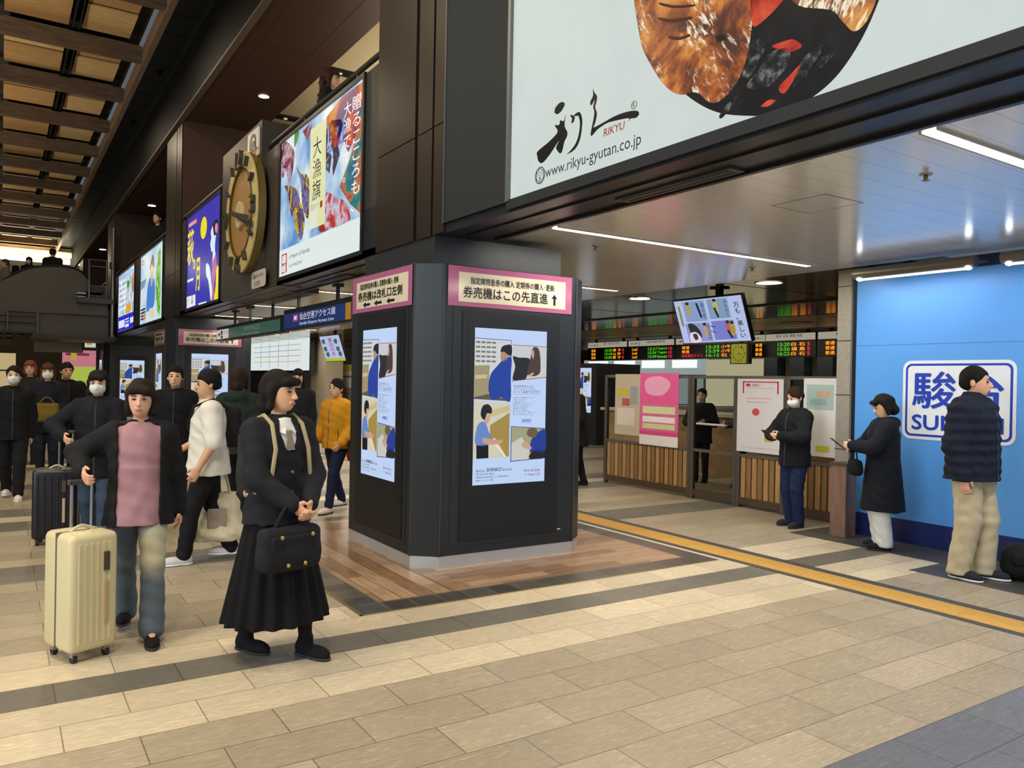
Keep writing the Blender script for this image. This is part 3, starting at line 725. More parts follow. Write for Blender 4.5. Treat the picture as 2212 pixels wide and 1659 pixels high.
pe('ember', ember, [(1628, -20), (1700, -20), (1690, 4), (1660, 36), (1630, 58), (1624, 30)], 3)
pe('ember', ember, [(1668, 100), (1700, 88), (1716, 86), (1733, 100), (1710, 112), (1690, 108)], 3)
pe('ember', ember, [(1683, 190), (1705, 165), (1732, 138), (1718, 168), (1695, 202)], 3)
pe('ember', ember, [(1645, 230), (1662, 216), (1676, 218), (1660, 230)], 3)
for q in ([(1622, 88), (1650, 85), (1650, 112), (1625, 160), (1604, 168), (1616, 120)], [(1662, 116), (1698, 104), (1708, 122), (1690, 160), (1650, 192), (1613, 188), (1640, 150)], [(1736, 126), (1776, 97), (1778, 106), (1742, 164), (1712, 192), (1720, 160)], [(1770, 130), (1805, 110), (1800, 122), (1768, 152)], [(1575, 222), (1594, 206), (1592, 218), (1562, 254), (1555, 250)]):
    pe('charcoal', coal, q, 3)
# brush lettering (traced strokes)
C3 = lambda pts: p.px(cp(940, 0, .28933, pts))
SUM = em('0d0e10', .5)
strokes = [[(893, 835), (900, 805), (932, 768), (962, 764), (968, 785), (945, 828), (917, 852), (899, 848)],
           [(768, 1130), (850, 1060), (908, 1000), (914, 970), (895, 936), (928, 932), (936, 898), (962, 905), (975, 858), (968, 940), (988, 985), (985, 1020), (966, 1060), (950, 1128), (934, 1146), (912, 1122), (906, 1098), (928, 1050), (898, 1092), (860, 1150), (806, 1214), (776, 1208), (764, 1165)],
           [(1010, 862), (1035, 862), (1044, 880), (1034, 912), (1018, 918), (1024, 886)],
           [(1040, 858), (1078, 836), (1098, 880), (1098, 950), (1080, 1050), (1042, 1118), (984, 1154), (998, 1140), (1043, 1085), (1070, 1020), (1083, 930), (1072, 868), (1050, 868)],
           [(1180, 665), (1190, 690), (1210, 718), (1206, 760), (1196, 800), (1209, 850), (1196, 920), (1186, 952), (1270, 908), (1330, 874), (1400, 845), (1470, 828), (1515, 830), (1523, 855), (1500, 880), (1462, 886), (1444, 908), (1450, 884), (1400, 890), (1330, 906), (1280, 922), (1215, 966), (1171, 1014), (1164, 990), (1186, 880), (1190, 830), (1182, 800), (1194, 745), (1168, 787), (1160, 762), (1180, 716)]]
for s_ in strokes: p.poly('brush_lettering', SUM, smooth(C3(s_), 4), 2)
(a,), (b_,) = C3([(1260, 1024)]), C3([(1420, 908)])
p.text('RIKYU', em('b4442c', .8), a[0], b_[1]-.004, b_[0], a[1], 3, .008, shear=.12)
(a,), (b_,), (c_,) = C3([(825, 1312)]), C3([(1540, 1100)]), C3([(1497, 1000)])
p.text('www.rikyu-gyutan.co.jp', em('33383a', .6), a[0], c_[1], b_[0], b_[1]+.005, 3)
(a,) = C3([(785, 1310)])
MB().ring(p.at(a[0], a[1], 1), (-1, 0, 0), .050, .056, .002, 32).build('emblem', SUM, t)
hx = [(a[0]+.045*math.cos(math.radians(60*k+30)), a[1]+.045*math.sin(math.radians(60*k+30))) for k in range(6)]
MB().tube([p.at(*q, 2) for q in hx+[hx[0], hx[1]]], .003, 4).build('emblem', SUM, t)
p.text('♡', em('202224', .6), a[0]-.022, a[1]-.022, a[0]+.022, a[1]+.012, 3); p.poly('emblem', SUM, [(a[0]-.008, a[1]+.014), (a[0]+.008, a[1]+.014), (a[0], a[1]+.034)], 2)
(a,) = C3([(1487, 785)])
MB().ring(p.at(a[0], a[1], 1), (-1, 0, 0), .020, .023, .002, 24).build('emblem', SUM, t)
p.text('R', SUM, a[0]-.009, a[1]-.013, a[0]+.010, a[1]+.012, 3)
world_children(t)
# slot air diffusers under the beams
for lab, y0, y1, x in (('under the big restaurant board', 2.94, 3.90, 3.36), ('under the flag advert board', 8.6, 9.6, 3.36), ('under the blue advert board', 12.3, 13.3, 3.36)):
    t = thing('slot_diffuser', 'thin dark slot air diffuser in the beam ' + lab, 'air vent', (x, (y0+y1)/2, 2.72), 0, 'slot diffusers')
    MB().box(x-.06, x+.06, y0, y1, 2.722, 2.736).build('frame', mat('55565a', 0.35, 0.6), t)
    for dx in (-.028, .028): MB().box(x+dx-.012, x+dx+.012, y0+.04, y1-.04, 2.720, 2.724).build('slot', KB, t)
    world_children(t)
# ---------------------------------------------------------------- boards on the fascia
def board(label, y0, y1, z0, z1, base, name='advertising_board', frame=True):
    t = thing(name, label, 'advertising board', (2.98, (y0+y1)/2, z0), 0, 'lit boards on the fascia')
    f = 0.045
    MB().box(2.965, 2.995, y0-f, y1+f, z0-f, z0).box(2.965, 2.995, y0-f, y1+f, z1, z1+f).box(2.965, 2.995, y0-f, y0, z0, z1).box(2.965, 2.995, y1, y1+f, z0, z1).build('frame', mat('232426', 0.4, 0.4), t)
    p = faceX(t, 2.984, y1, z1, y1-y0, z1-z0)
    p.rect('lit_panel', base, 0, 0, p.w, p.h, 1)
    return t, p
def px_art(p, t):
    pp = lambda n, m, pts, l=2, sm=True: p.poly(n, m, smooth(p.px(pts), 3) if sm else p.px(pts), l)
    def tx(s, m, box, l=4, bold=0.0, vertical=False, shear=0):
        a = p.px([(box[0], box[1])])[0]; b = p.px([(box[2], box[3])])[0]
        return p.text(s, m, a[0], a[1], b[0], b[1], l, bold, vertical, shear=shear)
    return pp, tx
# flag board
sky = em_ramp('blurred_sky_print', [(0.35, '5f93d6'), (0.5, 'a9cbe8'), (0.62, 'dcecf2'), (0.75, 'f2f8f8')], 1.6, 0.9, detail=2)
t, p = board('tall lit board of colourful flags over a white foot, beside the round clock', 7.372, 10.102, 2.812, 4.525, sky)
pp, tx = px_art(p, t)
K = lambda pts: cp(590, 280, .1989, pts)
fl = lambda nm, st, sc=2.2, s=.85: em_ramp(nm, st, sc, s, detail=3, dist=1.0)
F1 = fl('flag_print_a', [(0.38, '20205a'), (0.48, '8a2030'), (0.58, 'c8b8d0'), (0.68, 'a03038')], 3)
F2 = fl('flag_print_b', [(0.36, 'e8b81c'), (0.46, 'e0a818'), (0.5, '26224e'), (0.6, '8a7ab0'), (0.7, '30407a')], 3.2)
F3 = fl('flag_print_c', [(0.42, 'a81e1e'), (0.5, 'c83a34'), (0.58, 'd8cfe4'), (0.7, '8a3a5a')], 2.6)
F4 = fl('flag_print_d', [(0.42, '101430'), (0.5, '1c2450'), (0.55, '9fb0dc'), (0.65, 'd6def2')], 4.0)
F5 = fl('flag_print_e', [(0.35, '1c5e8a'), (0.46, '2a8a78'), (0.56, 'c8703a'), (0.66, 'b04040'), (0.75, 'd8c8a0')], 2.4)
F6 = fl('flag_print_f', [(0.35, 'd8851c'), (0.48, 'c8402c'), (0.58, '7a2c50'), (0.7, '3048a0')], 2.0)
pp('picture_flag', F1, K([(95, 170), (150, 130), (225, 220), (232, 330), (180, 590), (150, 500), (140, 430), (110, 520), (90, 470), (92, 260)]))
pp('picture_flag', F2, K([(125, 610), (250, 640), (290, 760), (340, 930), (335, 1080), (300, 1200), (245, 1070), (225, 900), (200, 950), (160, 700)]))
pp('picture_flag', F2, K([(250, 400), (300, 480), (388, 520), (390, 900), (365, 960), (320, 820), (300, 560)]))
pp('picture_flag', F3, K([(570, 690), (690, 730), (790, 790), (836, 920), (830, 985), (700, 1045), (520, 1115), (500, 1040), (565, 960)]))
pp('picture_flag', F4, K([(575, -20), (640, -100), (790, -120), (760, 160), (655, 500), (610, 470), (575, 430)]), 2, False)
pp('picture_flag', F5, [(782, 225), (786, 176), (785, 466), (780, 462), (756, 440), (734, 404), (757, 340), (768, 300), (772, 250)], 2, False)
pp('picture_flag', F6, [(706, 253), (738, 212), (785, 176), (784, 230), (770, 290), (752, 330), (745, 305), (722, 320), (706, 290)], 2, False)
pp('picture_flag', F1, [(654, 284), (674, 262), (672, 285), (665, 305)], 2, False)
pp('picture_flag', em('3f9a34', .8), [(637, 290), (646, 284), (644, 300), (637, 318)], 3)
pp('white_foot', em('e3edea', .95), K([(73, 1322), (958, 943), (955, 1316), (68, 1608)]), 3, False)
lab = em_ramp('label_print', [(0.3, 'dce6da'), (0.5, 'e4e4a0'), (0.7, 'e6ecde')], 1.5, 0.92, detail=1)
pp('paper_label', lab, [(672.2, 281), (705.5, 255), (702, 483), (667, 497.5)], 3, False)
BRS = em('191712', .55); WHT = em('f4f8f8', 1.0)
tx('大漁旗', BRS, (678, 302, 693.5, 426), 5, .0, True)
tx('贈るこころも、', WHT, (762.5, 211, 777.5, 452), 5, .0, True); tx('大漁です。', WHT, (744.5, 226, 757.5, 387), 5, .0, True)
pp('red_seal', em('b02c22', .8), K([(516, 778), (540, 766), (538, 838), (515, 850)]), 5, False)
for i in range(3): pp('small_print', em('5a5e50', .6), K([(410, 830+i*24), (505-i*22, 802+i*28), (505-i*22, 806+i*28), (410, 834+i*24)]), 5, False)
pp('red_logo', em('b8241e', .85), K([(97, 1362), (152, 1340), (150, 1550), (95, 1568)]), 4, False)
tx('鐘崎', WHT, (610.5, 552, 618.5, 589), 6, .012, True)
a = p.px(K([(178, 1400)]))[0]; b = p.px(K([(402, 1320)]))[0]; c = p.px(K([(402, 1272)]))[0]
p.text('a Heart of Sendai', em('4a545c', .6), a[0], c[1], b[0], b[1], 5)
a = p.px(K([(178, 1500)]))[0]; b = p.px(K([(316, 1460)]))[0]; c = p.px(K([(316, 1415)]))[0]
p.text('by KANEZAKI', em('4a545c', .6), a[0], c[1], b[0], b[1], 5)
world_children(t)
# blue moon board
t, p = board('deep blue lit board with a yellow moon and white-faced lady, left of the clock', 13.42, 16.14, 2.80, 4.54, em('3a36b4', .85, noise=.12, nscale=.8))
pp, tx = px_art(p, t)
K = lambda pts: cp(390, 410, .15674, pts)
YEL = em('f2e21a', .95); PAL = em('d8f0f8', .95)
a = p.px(K([(320, 525)]))[0]; b = p.px(K([(363, 525)]))[0]; c = p.px(K([(320, 360)]))[0]
p.ell('picture_moon', YEL, a[0], a[1], b[0]-a[0], a[1]-c[1]-.02, 2)
pp('red_label', em('d0323c', .85), K([(108, 470), (232, 382), (230, 455), (110, 530)]), 2, False)
for i in range(2): pp('small_print', PAL, K([(120, 480+i*24), (220, 408+i*26), (220, 418+i*26), (120, 492+i*24)]), 3, False)
tx('萩', YEL, tuple(sum(K([(102, 580), (182, 1010)]), ())), 3, .015); tx('の', YEL, tuple(sum(K([(178, 965), (208, 1095)]), ())), 3, .015); tx('月', YEL, tuple(sum(K([(217, 955), (263, 1385)]), ())), 3, .015)
pp('picture_face', PAL, K([(420, 580), (448, 500), (470, 560), (490, 600), (480, 700), (475, 820), (480, 890), (450, 980), (440, 1050), (445, 850), (430, 858), (418, 800), (412, 740), (425, 660)]), 2)
pp('picture_hair', em('15141c', .6), K([(450, 500), (465, 440), (500, 400), (518, 450), (518, 560), (495, 610), (465, 630), (455, 560)]), 3)
pp('picture_hair_flower', em('e88aa8', .9), K([(478, 500), (495, 458), (515, 480), (514, 560), (495, 600), (480, 560)]), 4)
pp('picture_kimono', em('c46a9c', .85), K([(480, 890), (492, 885), (498, 1000), (508, 1050), (480, 1200), (462, 1400), (500, 1510), (418, 1530), (440, 1300), (432, 1150)]), 3)
pp('picture_sash', YEL, K([(500, 1085), (528, 1080), (528, 1490), (515, 1512), (468, 1510), (490, 1300)]), 4)
pp('picture_arm', PAL, K([(358, 1020), (382, 1020), (405, 1080), (425, 1250), (440, 1420), (420, 1530), (405, 1400), (385, 1250), (360, 1190), (352, 1100)]), 4)
pp('small_print', PAL, K([(97, 1245), (178, 1212), (178, 1245), (97, 1280)]), 3, False); pp('small_print', PAL, K([(250, 1565), (358, 1535), (358, 1556), (250, 1588)]), 3, False)
pp('white_logo_box', em('eef2f0', .95), K([(88, 1480), (205, 1440), (205, 1590), (88, 1634)]), 3, False)
tx('菓匠', em('b8342c', .8), tuple(sum(K([(100, 1500), (118, 1590)]), ())), 5, 0, True); tx('三全', BRS, tuple(sum(K([(145, 1470), (185, 1560)]), ())), 5, .012, True)
world_children(t)
# two far boards
K = lambda pts: cp(240, 510, .1326, pts)
t, p = board('pale lit board of a woman in blue among green leaves, right of the far pair', 18.83, 22.14, 2.79, 4.515, em_ramp('garden_print', [(0.35, 'a8cdea'), (0.55, 'dcecf4'), (0.7, 'c8e4d0')], 1.2, 0.9, detail=3))
pp, tx = px_art(p, t)
pp('picture_leaves', em_ramp('leaf_print', [(0.4, '3f9a30'), (0.55, '8fd05a'), (0.65, 'e4f4e0')], 6, .85), K([(770, 280), (808, 210), (806, 560), (800, 1240), (765, 1260), (740, 1150), (728, 800), (745, 500)]))
pp('picture_dress', em('4a86d8', .85, noise=.2), K([(625, 700), (650, 690), (660, 830), (690, 690), (712, 760), (715, 1000), (690, 1150), (640, 1180), (580, 1230), (590, 900)]), 3)
pp('picture_neck', em('e0b89e', .8), K([(645, 640), (688, 640), (684, 720), (660, 830), (648, 720)]), 4)
pp('picture_face', em('e6bea4', .85), K([(645, 480), (690, 470), (695, 600), (680, 660), (655, 660), (642, 580)]), 5)
pp('picture_hair', em('5a3a2c', .7), K([(640, 500), (660, 380), (685, 300), (704, 400), (704, 520), (690, 500), (665, 460), (648, 540)]), 6)
pp('picture_bowl', em('e8e0c4', .85), K([(625, 1200), (660, 1170), (710, 1210), (712, 1300), (680, 1340), (640, 1335)]), 4)
pp('picture_bottle', em('e88a3a', .85), K([(525, 1270), (550, 1250), (560, 1350), (530, 1370)]), 4)
for (a0, b0, l0) in ((500, 400, 45), (500, 450, 45)): pp('red_print', em('c83a44', .8), K([(a0, b0+20), (a0+l0, b0-15), (a0+l0, b0+10), (a0, b0+42)]), 3, False)
for i in range(4): pp('small_print', em('3c4a7a', .7), K([(485, 760+i*34), (575-i*9, 700+i*36), (575-i*9, 715+i*36), (485, 778+i*34)]), 3, False)
for i in range(4): pp('dark_print', em('22264a', .65), K([(485, 1200+i*50), (560, 1168+i*50), (560, 1195+i*50), (485, 1230+i*50)]), 3, False)
world_children(t)
t, p = board('narrow far lit board with a pavement photograph and a blue foot', 23.23, 26.66, 2.79, 4.485, em_ramp('street_print', [(0.35, '8a98a8'), (0.5, 'c4d4e2'), (0.62, 'f0f4f8')], 3, 0.9, detail=5))
pp, tx = px_art(p, t)
pp('blue_foot', em('2020c8', .9), K([(118, 1330), (372, 1225), (368, 1480), (112, 1562)]), 2, False)
pp('picture_sky', em('9cc0ec', .9), K([(135, 640), (375, 480), (375, 600), (135, 720)]), 2, False)
pp('picture_scarf', em('2f9a3c', .85), K([(262, 740), (300, 730), (300, 800), (270, 850)]), 3)
pp('picture_person', em('c89078', .8), K([(345, 640), (370, 600), (370, 900), (345, 880), (335, 760)]), 3)
pp('picture_bag', em('e8b43c', .85), K([(250, 1120), (320, 1105), (325, 1210), (245, 1255)]), 3)
for i in range(6): pp('white_print', em('f4f8fa', .95), K([(135, 760+i*88), (250, 690+i*90), (250, 715+i*90), (135, 788+i*88)]), 3, False)
for (x0, y0, x1, y1, w_) in ((125, 1390, 220, 1355, 120), (230, 1350, 290, 1325, 22), (230, 1395, 290, 1370, 22), (230, 1440, 290, 1418, 50), (310, 1330, 365, 1305, 90)):
    pp('white_print', em('dfe4fa', .95), K([(x0, y0), (x1, y1), (x1, y1+w_), (x0, y0+w_)]), 3, False)
world_children(t)

# ---------------------------------------------------------------- the round clock on its wall panel
struct(MB().box(2.92, 3.75, 10.80, 13.02, 2.727, 5.02).box(2.975, 3.3, 10.2, 10.80, 2.727, 4.56).build('wall_clock_panel', mat('4b443c', 0.42, 0.3, noise=0.06)))
xc, yc, zc, Rr = 2.80, 11.36, 3.83, 0.855
t = thing('wall_clock', 'big round gold-rimmed wall clock with standing numerals on the brown panel', 'clock', (2.92, yc, zc))
GOLD = mat('cdba78', 0.45, 0.05); GOLD2 = mat('7c6c3a', 0.4, 0.35); TAN = mat('a57e44', 0.5, 0.0); NUM = mat('4a463c', 0.4, 0.2)
MB().disc((2.92, yc, zc), (-1, 0, 0), Rr-.02, .10, 72).build('rim_back', GOLD2, t)
MB().ring((2.82, yc, zc), (-1, 0, 0), .63, Rr-.01, .03, 72).build('rim', GOLD, t, bevel=.006)
MB().disc((2.82, yc, zc), (-1, 0, 0), .625, .012, 64).build('dial', TAN, t)
MB().ring((2.81, yc, zc), (-1, 0, 0), .60, .632, .03, 64).build('dial_ring', mat('5a461e', 0.4, 0.3), t)
pc = faceX(t, 2.80, yc, zc)
def numeral(s, ang, hgt):
    u, v = .74*math.sin(math.radians(ang)), -.74*math.cos(math.radians(ang))
    co_, fc, asp = textmesh(s, 0)
    b = bmesh.new(); w_ = hgt*asp
    vs = [b.verts.new(pc.at(u-w_/2+w_*x, v+hgt/2-hgt*y)) for x, y, _ in co_]
    for f in fc: b.faces.new([vs[i] for i in f])
    r = bmesh.ops.extrude_face_region(b, geom=b.faces[:]); bmesh.ops.translate(b, verts=[g for g in r['geom'] if isinstance(g, bmesh.types.BMVert)], vec=(-.07, 0, 0))
    bmesh.ops.recalc_face_normals(b, faces=b.faces[:])
    me = bpy.data.meshes.new('numeral'); b.to_mesh(me); b.free(); me.materials.append(NUM)
    o = bpy.data.objects.new('numeral', me); COL.objects.link(o); o.parent = t
for s, a in (('12', 0), ('3', 90), ('6', 180), ('9', 270)): numeral(s, a, .25)
for k in range(12):
    if k % 3 == 0: continue
    a = math.radians(30*k); u = Vector((0, -math.sin(a), math.cos(a))); v_ = Vector((0, math.cos(a), math.sin(a))); c0 = Vector((2.79, yc, zc))+u*.74
    MB().prism([c0+u*.07+v_*.022, c0+u*.07-v_*.022, c0-u*.07-v_*.014, c0-u*.07+v_*.014], (-.06, 0, 0)).build('hour_mark', NUM, t)
MB().disc((2.81, yc, zc-.03), (-1, 0, 0), .19, .05, 40).build('hub', mat('c9b98a', 0.4), t, bevel=.01)
def hand(name, p0, p1, w0, w1, x):
    q = faceX(t, x, 0, 0); a, b = [Vector(k) for k in q.px([p0, p1])]
    d = (b-a).normalized(); n = Vector((-d.y, d.x))
    q.k = .018
    q.poly(name, mat('57534a', 0.35, 0.5), [tuple(a+n*w0), tuple(a-n*w0), tuple(b-n*w1), tuple(b+n*w1)], 1)
hand('minute_hand', (502, 459), (541, 484), .022, .042, 2.745); hand('hour_hand', (503, 462), (536, 472), .03, .045, 2.715)
MB().disc((2.765, yc, zc-.03), (-1, 0, 0), .03, .06, 20).build('spindle', mat('3a372f', .3, .6), t)
world_children(t)
t = thing('company_plaque', 'small white plaque with green arched letters and red-yellow stripes above the clock', 'plaque', (2.92, 11.2, 4.7))
p = faceX(t, 2.915, 11.58, 4.93, .50, .26); p.k = .004
a = p.px([(538.5, 294)])[0]; b = p.px([(561, 334)])[0]
x0, y0, x1, y1 = a[0], a[1], b[0], b[1]; w_, h_ = x1-x0, y1-y0
p.k = .02; p.rrect('plate', mat('dddcd6', 0.35), x0, y0, x1, y1, .035, 1); p.o = p.o+p.n*.02; p.k = .002
p.rect('red_stripe', mat('a8262a', .4), x0+.01, y0+h_*.70, x1-.01, y0+h_*.80, 1); p.rect('yellow_stripe', mat('c8a634', .4), x0+.012, y0+h_*.80, x1-.012, y0+h_*.95, 1)
arch = [(x0+w_*.5-math.cos(math.radians(a_))*w_*.30, y0+h_*.42-math.sin(math.radians(a_))*h_*.30) for a_ in range(0, 181, 20)]
p.poly('arch', mat('6a4a2c', .4), [(x0+w_*.2, y0+h_*.9)]+arch+[(x0+w_*.8, y0+h_*.9), (x0+w_*.68, y0+h_*.9)]+[(x0+w_*.5+math.cos(math.radians(a_))*w_*.18, y0+h_*.44-math.sin(math.radians(a_))*h_*.2) for a_ in range(0, 181, 20)]+[(x0+w_*.32, y0+h_*.9)], 2)
p.text('JR', mat('e8eae4', .4), x0+w_*.22, y0+h_*.36, x0+w_*.80, y0+h_*.86, 4, .03); p.text('JR', mat('1f3d2a', .4), x0+w_*.25, y0+h_*.39, x0+w_*.77, y0+h_*.83, 6, .0)
world_children(t)
t = thing('caption_plaque', 'small white rounded caption plaque with two lines of text under the clock', 'plaque', (2.92, 10.9, 2.8))
p = faceX(t, 2.915, 11.4, 3.1); p.k = .01
a = p.px([(545, 596)])[0]; b = p.px([(574, 613)])[0]
p.rrect('plate', mat('c9c3b6', 0.35), a[0], a[1]-.04, b[0], b[1]+.02, .06, 1); p.k = .004
h_ = b[1]-a[1]
p.text('宮城観光キャラクター', mat('4a4640', .5), a[0]+.07, a[1]+.0, b[0]-.06, a[1]+h_*.38, 4); p.text('むすび丸', mat('4a4640', .5), a[0]+.16, a[1]+h_*.55, b[0]-.22, b[1]-.0, 4)
world_children(t)

# ---------------------------------------------------------------- hanging signs in the gate hall
DG = mat('33373a', 0.4, 0.3)
def hanging(label, x, y0, y1, z0, z1, rods):
    t = thing('hanging_sign', label, 'hanging sign', (x, (y0+y1)/2, z0), 0, 'signs hung over the passage')
    MB().box(x, x+.14, y0, y1, z0, z1).build('case', DG, t)
    for y in rods:
        MB().box(x+.05, x+.09, y-.02, y+.02, z1-.01, 2.80).build('hanger_rod', mat('1a1a1c', .4, .4), t)
        MB().box(x+.01, x+.13, y-.06, y+.06, 2.76, 2.80).build('hanger_plate', mat('1a1a1c', .4, .4), t)
    return t, faceX(t, x-.002, y1, z1, y1-y0, z1-z0)
t, p = hanging('blue hanging sign for the airport line with an orange end strip', 3.7, 9.42, 12.26, 2.255, 2.577, (10.1, 11.75))
p.rect('blue_face', em('1f3a7c', .55), .03, .07, p.w-.22, p.h-.035, 1); p.rect('orange_strip', em('c8862a', .6), p.w-.21, .07, p.w-.02, p.h-.035, 1)
a = p.px([(646, 660)])[0]; b = p.px([(717, 690)])[0]
p.text('仙台空港アクセス線', em('dfe6f2', .8), p.w*.28, p.h*.27, p.w*.80, p.h*.60, 4); p.text('Sendai Airport Access Line', em('dfe6f2', .8), p.w*.28, p.h*.68, p.w*.78, p.h*.86, 4)
p.rect('line_emblem', em('c04a9a', .7), p.w*.17, p.h*.30, p.w*.25, p.h*.62, 3); p.rect('line_emblem', em('e8e4f0', .8), p.w*.19, p.h*.38, p.w*.23, p.h*.54, 4)
world_children(t)
t, p = hanging('green hanging sign with a white pictogram end, left of the blue sign', 3.7, 12.41, 16.79, 2.244, 2.521, (13.1, 14.5, 15.6))
p.rect('green_face', em('47705c', .5), p.w*.23, .06, p.w-.03, p.h-.03, 1); p.rect('white_face', em('cfd0c6', .75), .03, .06, p.w*.225, p.h-.03, 1)
p.text('のりかえ口', em('8a9a86', .6), p.w*.50, p.h*.30, p.w*.72, p.h*.60, 4); p.text('Transfer Gate', em('8a9a86', .6), p.w*.46, p.h*.68, p.w*.72, p.h*.86, 4)
p.poly('arrow', INK, [(p.w*.03, p.h*.55), (p.w*.05, p.h*.35), (p.w*.052, p.h*.48), (p.w*.075, p.h*.48), (p.w*.075, p.h*.62), (p.w*.052, p.h*.62), (p.w*.05, p.h*.75)], 3)
p.rect('pictogram', INK, p.w*.085, p.h*.30, p.w*.115, p.h*.60, 3); p.rect('pictogram', INK, p.w*.085, p.h*.66, p.w*.12, p.h*.86, 3)
p.text('きっぷうりば', INK, p.w*.125, p.h*.34, p.w*.215, p.h*.56, 3)
world_children(t)
# ceiling-hung televisions, tilted towards the hall
def television(label, x, y0, y1, z0, z1, dx, art):
    t = thing('hanging_television', label, 'television', (x, (y0+y1)/2, z0), 0, 'ceiling-hung screens')
    d = Vector((dx, 0, z0-z1)); h = d.length; d.normalize(); n = Vector((d.z, 0, -d.x))
    o = Vector((x, y1, z1)); b = MB(); e = .015
    o2 = o-d*e; 
    b.prism([o2+Vector((0, e, 0)), o2+Vector((0, -(y1-y0)-e, 0)), o2+d*(h+2*e)+Vector((0, -(y1-y0)-e, 0)), o2+d*(h+2*e)+Vector((0, e, 0))], -n*.06)
    b.build('housing', mat('0e0e10', .35), t)
    p = Panel(t, o+n*.001, (0, -1, 0), d, n, y1-y0, h)
    art(p, p.rect('screen', em('b8c4ee', .9, .15), 0, 0, p.w, p.h, 1))
    ym = (y0+y1)/2-.12
    MB().box(x+.10, x+.17, ym-.04, ym+.04, z1-.25, 2.87).box(x+.05, x+.22, ym-.10, ym+.10, 2.83, 2.87).build('ceiling_bracket', mat('121214', .4, .3), t)
    world_children(t)
def art1(p, s):
    w, h = p.w, p.h
    R = lambda m, a, b, c, d, l=2: p.rect('picture', m, a*w, b*h, c*w, d*h, l, s)
    S = lambda m, pts, l=3: p.poly('picture', m, smooth([(u*w, v*h) for u, v in pts], 3), l, s)
    R(em('8fa8d8', .8), .13, .03, .46, .50); R(em('88a6c8', .8), .50, .03, .80, .47); R(em('9c9cd8', .8), .10, .54, .47, .97); R(em('7f88d8', .8), .50, .52, .82, .95)
    S(em('2c3c34', .6), [(.14, .56), (.22, .55), (.30, .70), (.31, .88), (.24, .97), (.16, .80)])
    S(em('e8d8e8', .9), [(.14, .78), (.24, .75), (.30, .90), (.26, .99), (.13, .98)], 4); S(em('4a4058', .6), [(.18, .80), (.24, .79), (.25, .90), (.20, .93)], 5)
    for (u, v, c) in ((.17, .10, 'b8b070'), (.58, .08, 'c8c080'), (.36, .60, 'c8a890'), (.70, .58, 'c86a5a'), (.76, .60, 'c8b84a')):
        S(em(c, .75), [(u, v), (u+.05, v-.02), (u+.07, v+.10), (u+.05, v+.26), (u+.01, v+.24)], 3)
        S(em('202838', .6), [(u+.01, v-.04), (u+.04, v-.06), (u+.06, v-.01), (u+.02, v+.01)], 4)
    for (u, v, u2, v2) in ((.33, .08, .36, .42), (.58, .22, .61, .44), (.46, .62, .53, .66), (.45, .74, .52, .78), (.70, .74, .74, .92)):
        p.poly('picture', em('1a2030', .6), [(u*w, v*h), ((u+.03)*w, v*h), ((u2+.03)*w, v2*h), (u2*w, v2*h)], 4, s)
    R(em('8a9040', .8), .045, .12, .075, .60)
    p.text('万も。美しい', em('20283a', .6), .87*w, .14*h, .95*w, .92*h, 4, .012, True, parent=s)
    p.text('春の旅', em('303a58', .6), .40*w, .08*h, .45*w, .44*h, 4, 0, True, parent=s); p.text('みちのく', em('303a58', .6), .74*w, .06*h, .79*w, .44*h, 4, 0, True, parent=s)
    p.text('桜の名所', em('303a58', .6), .415*w, .58*h, .46*w, .94*h, 4, 0, True, parent=s); p.text('いますぐ', em('303a58', .6), .775*w, .56*h, .815*w, .92*h, 4, 0, True, parent=s)
television('tilted ceiling-hung television of pale blue picture panels above the departure boards', 7.95, 6.87, 8.07, 2.128, 2.705, .22, art1)
def art2(p, s):
    w, h = p.w, p.h
    p.rect('picture', em('b8c83a', .85), 0, h*.88, w, h, 2, s)
    for (u, v) in ((.10, .20), (.10, .50), (.15, .72), (.72, .22), (.74, .52), (.78, .72)):
        p.poly('picture', em('5a6a5a', .7), smooth([((u-.03)*w, (v-.05)*h), ((u+.12)*w, (v-.08)*h), ((u+.10)*w, (v+.10)*h), ((u-.02)*w, (v+.08)*h)], 3), 3, s)
    p.text('東北の冬', em('b04a3c', .7), .40*w, .08*h, .62*w, .80*h, 4, .012, True, parent=s)
television('small tilted television over the passage, seen left of the nearest pillar', 7.5, 20.0, 21.5, 2.0, 2.68, .22, art2)

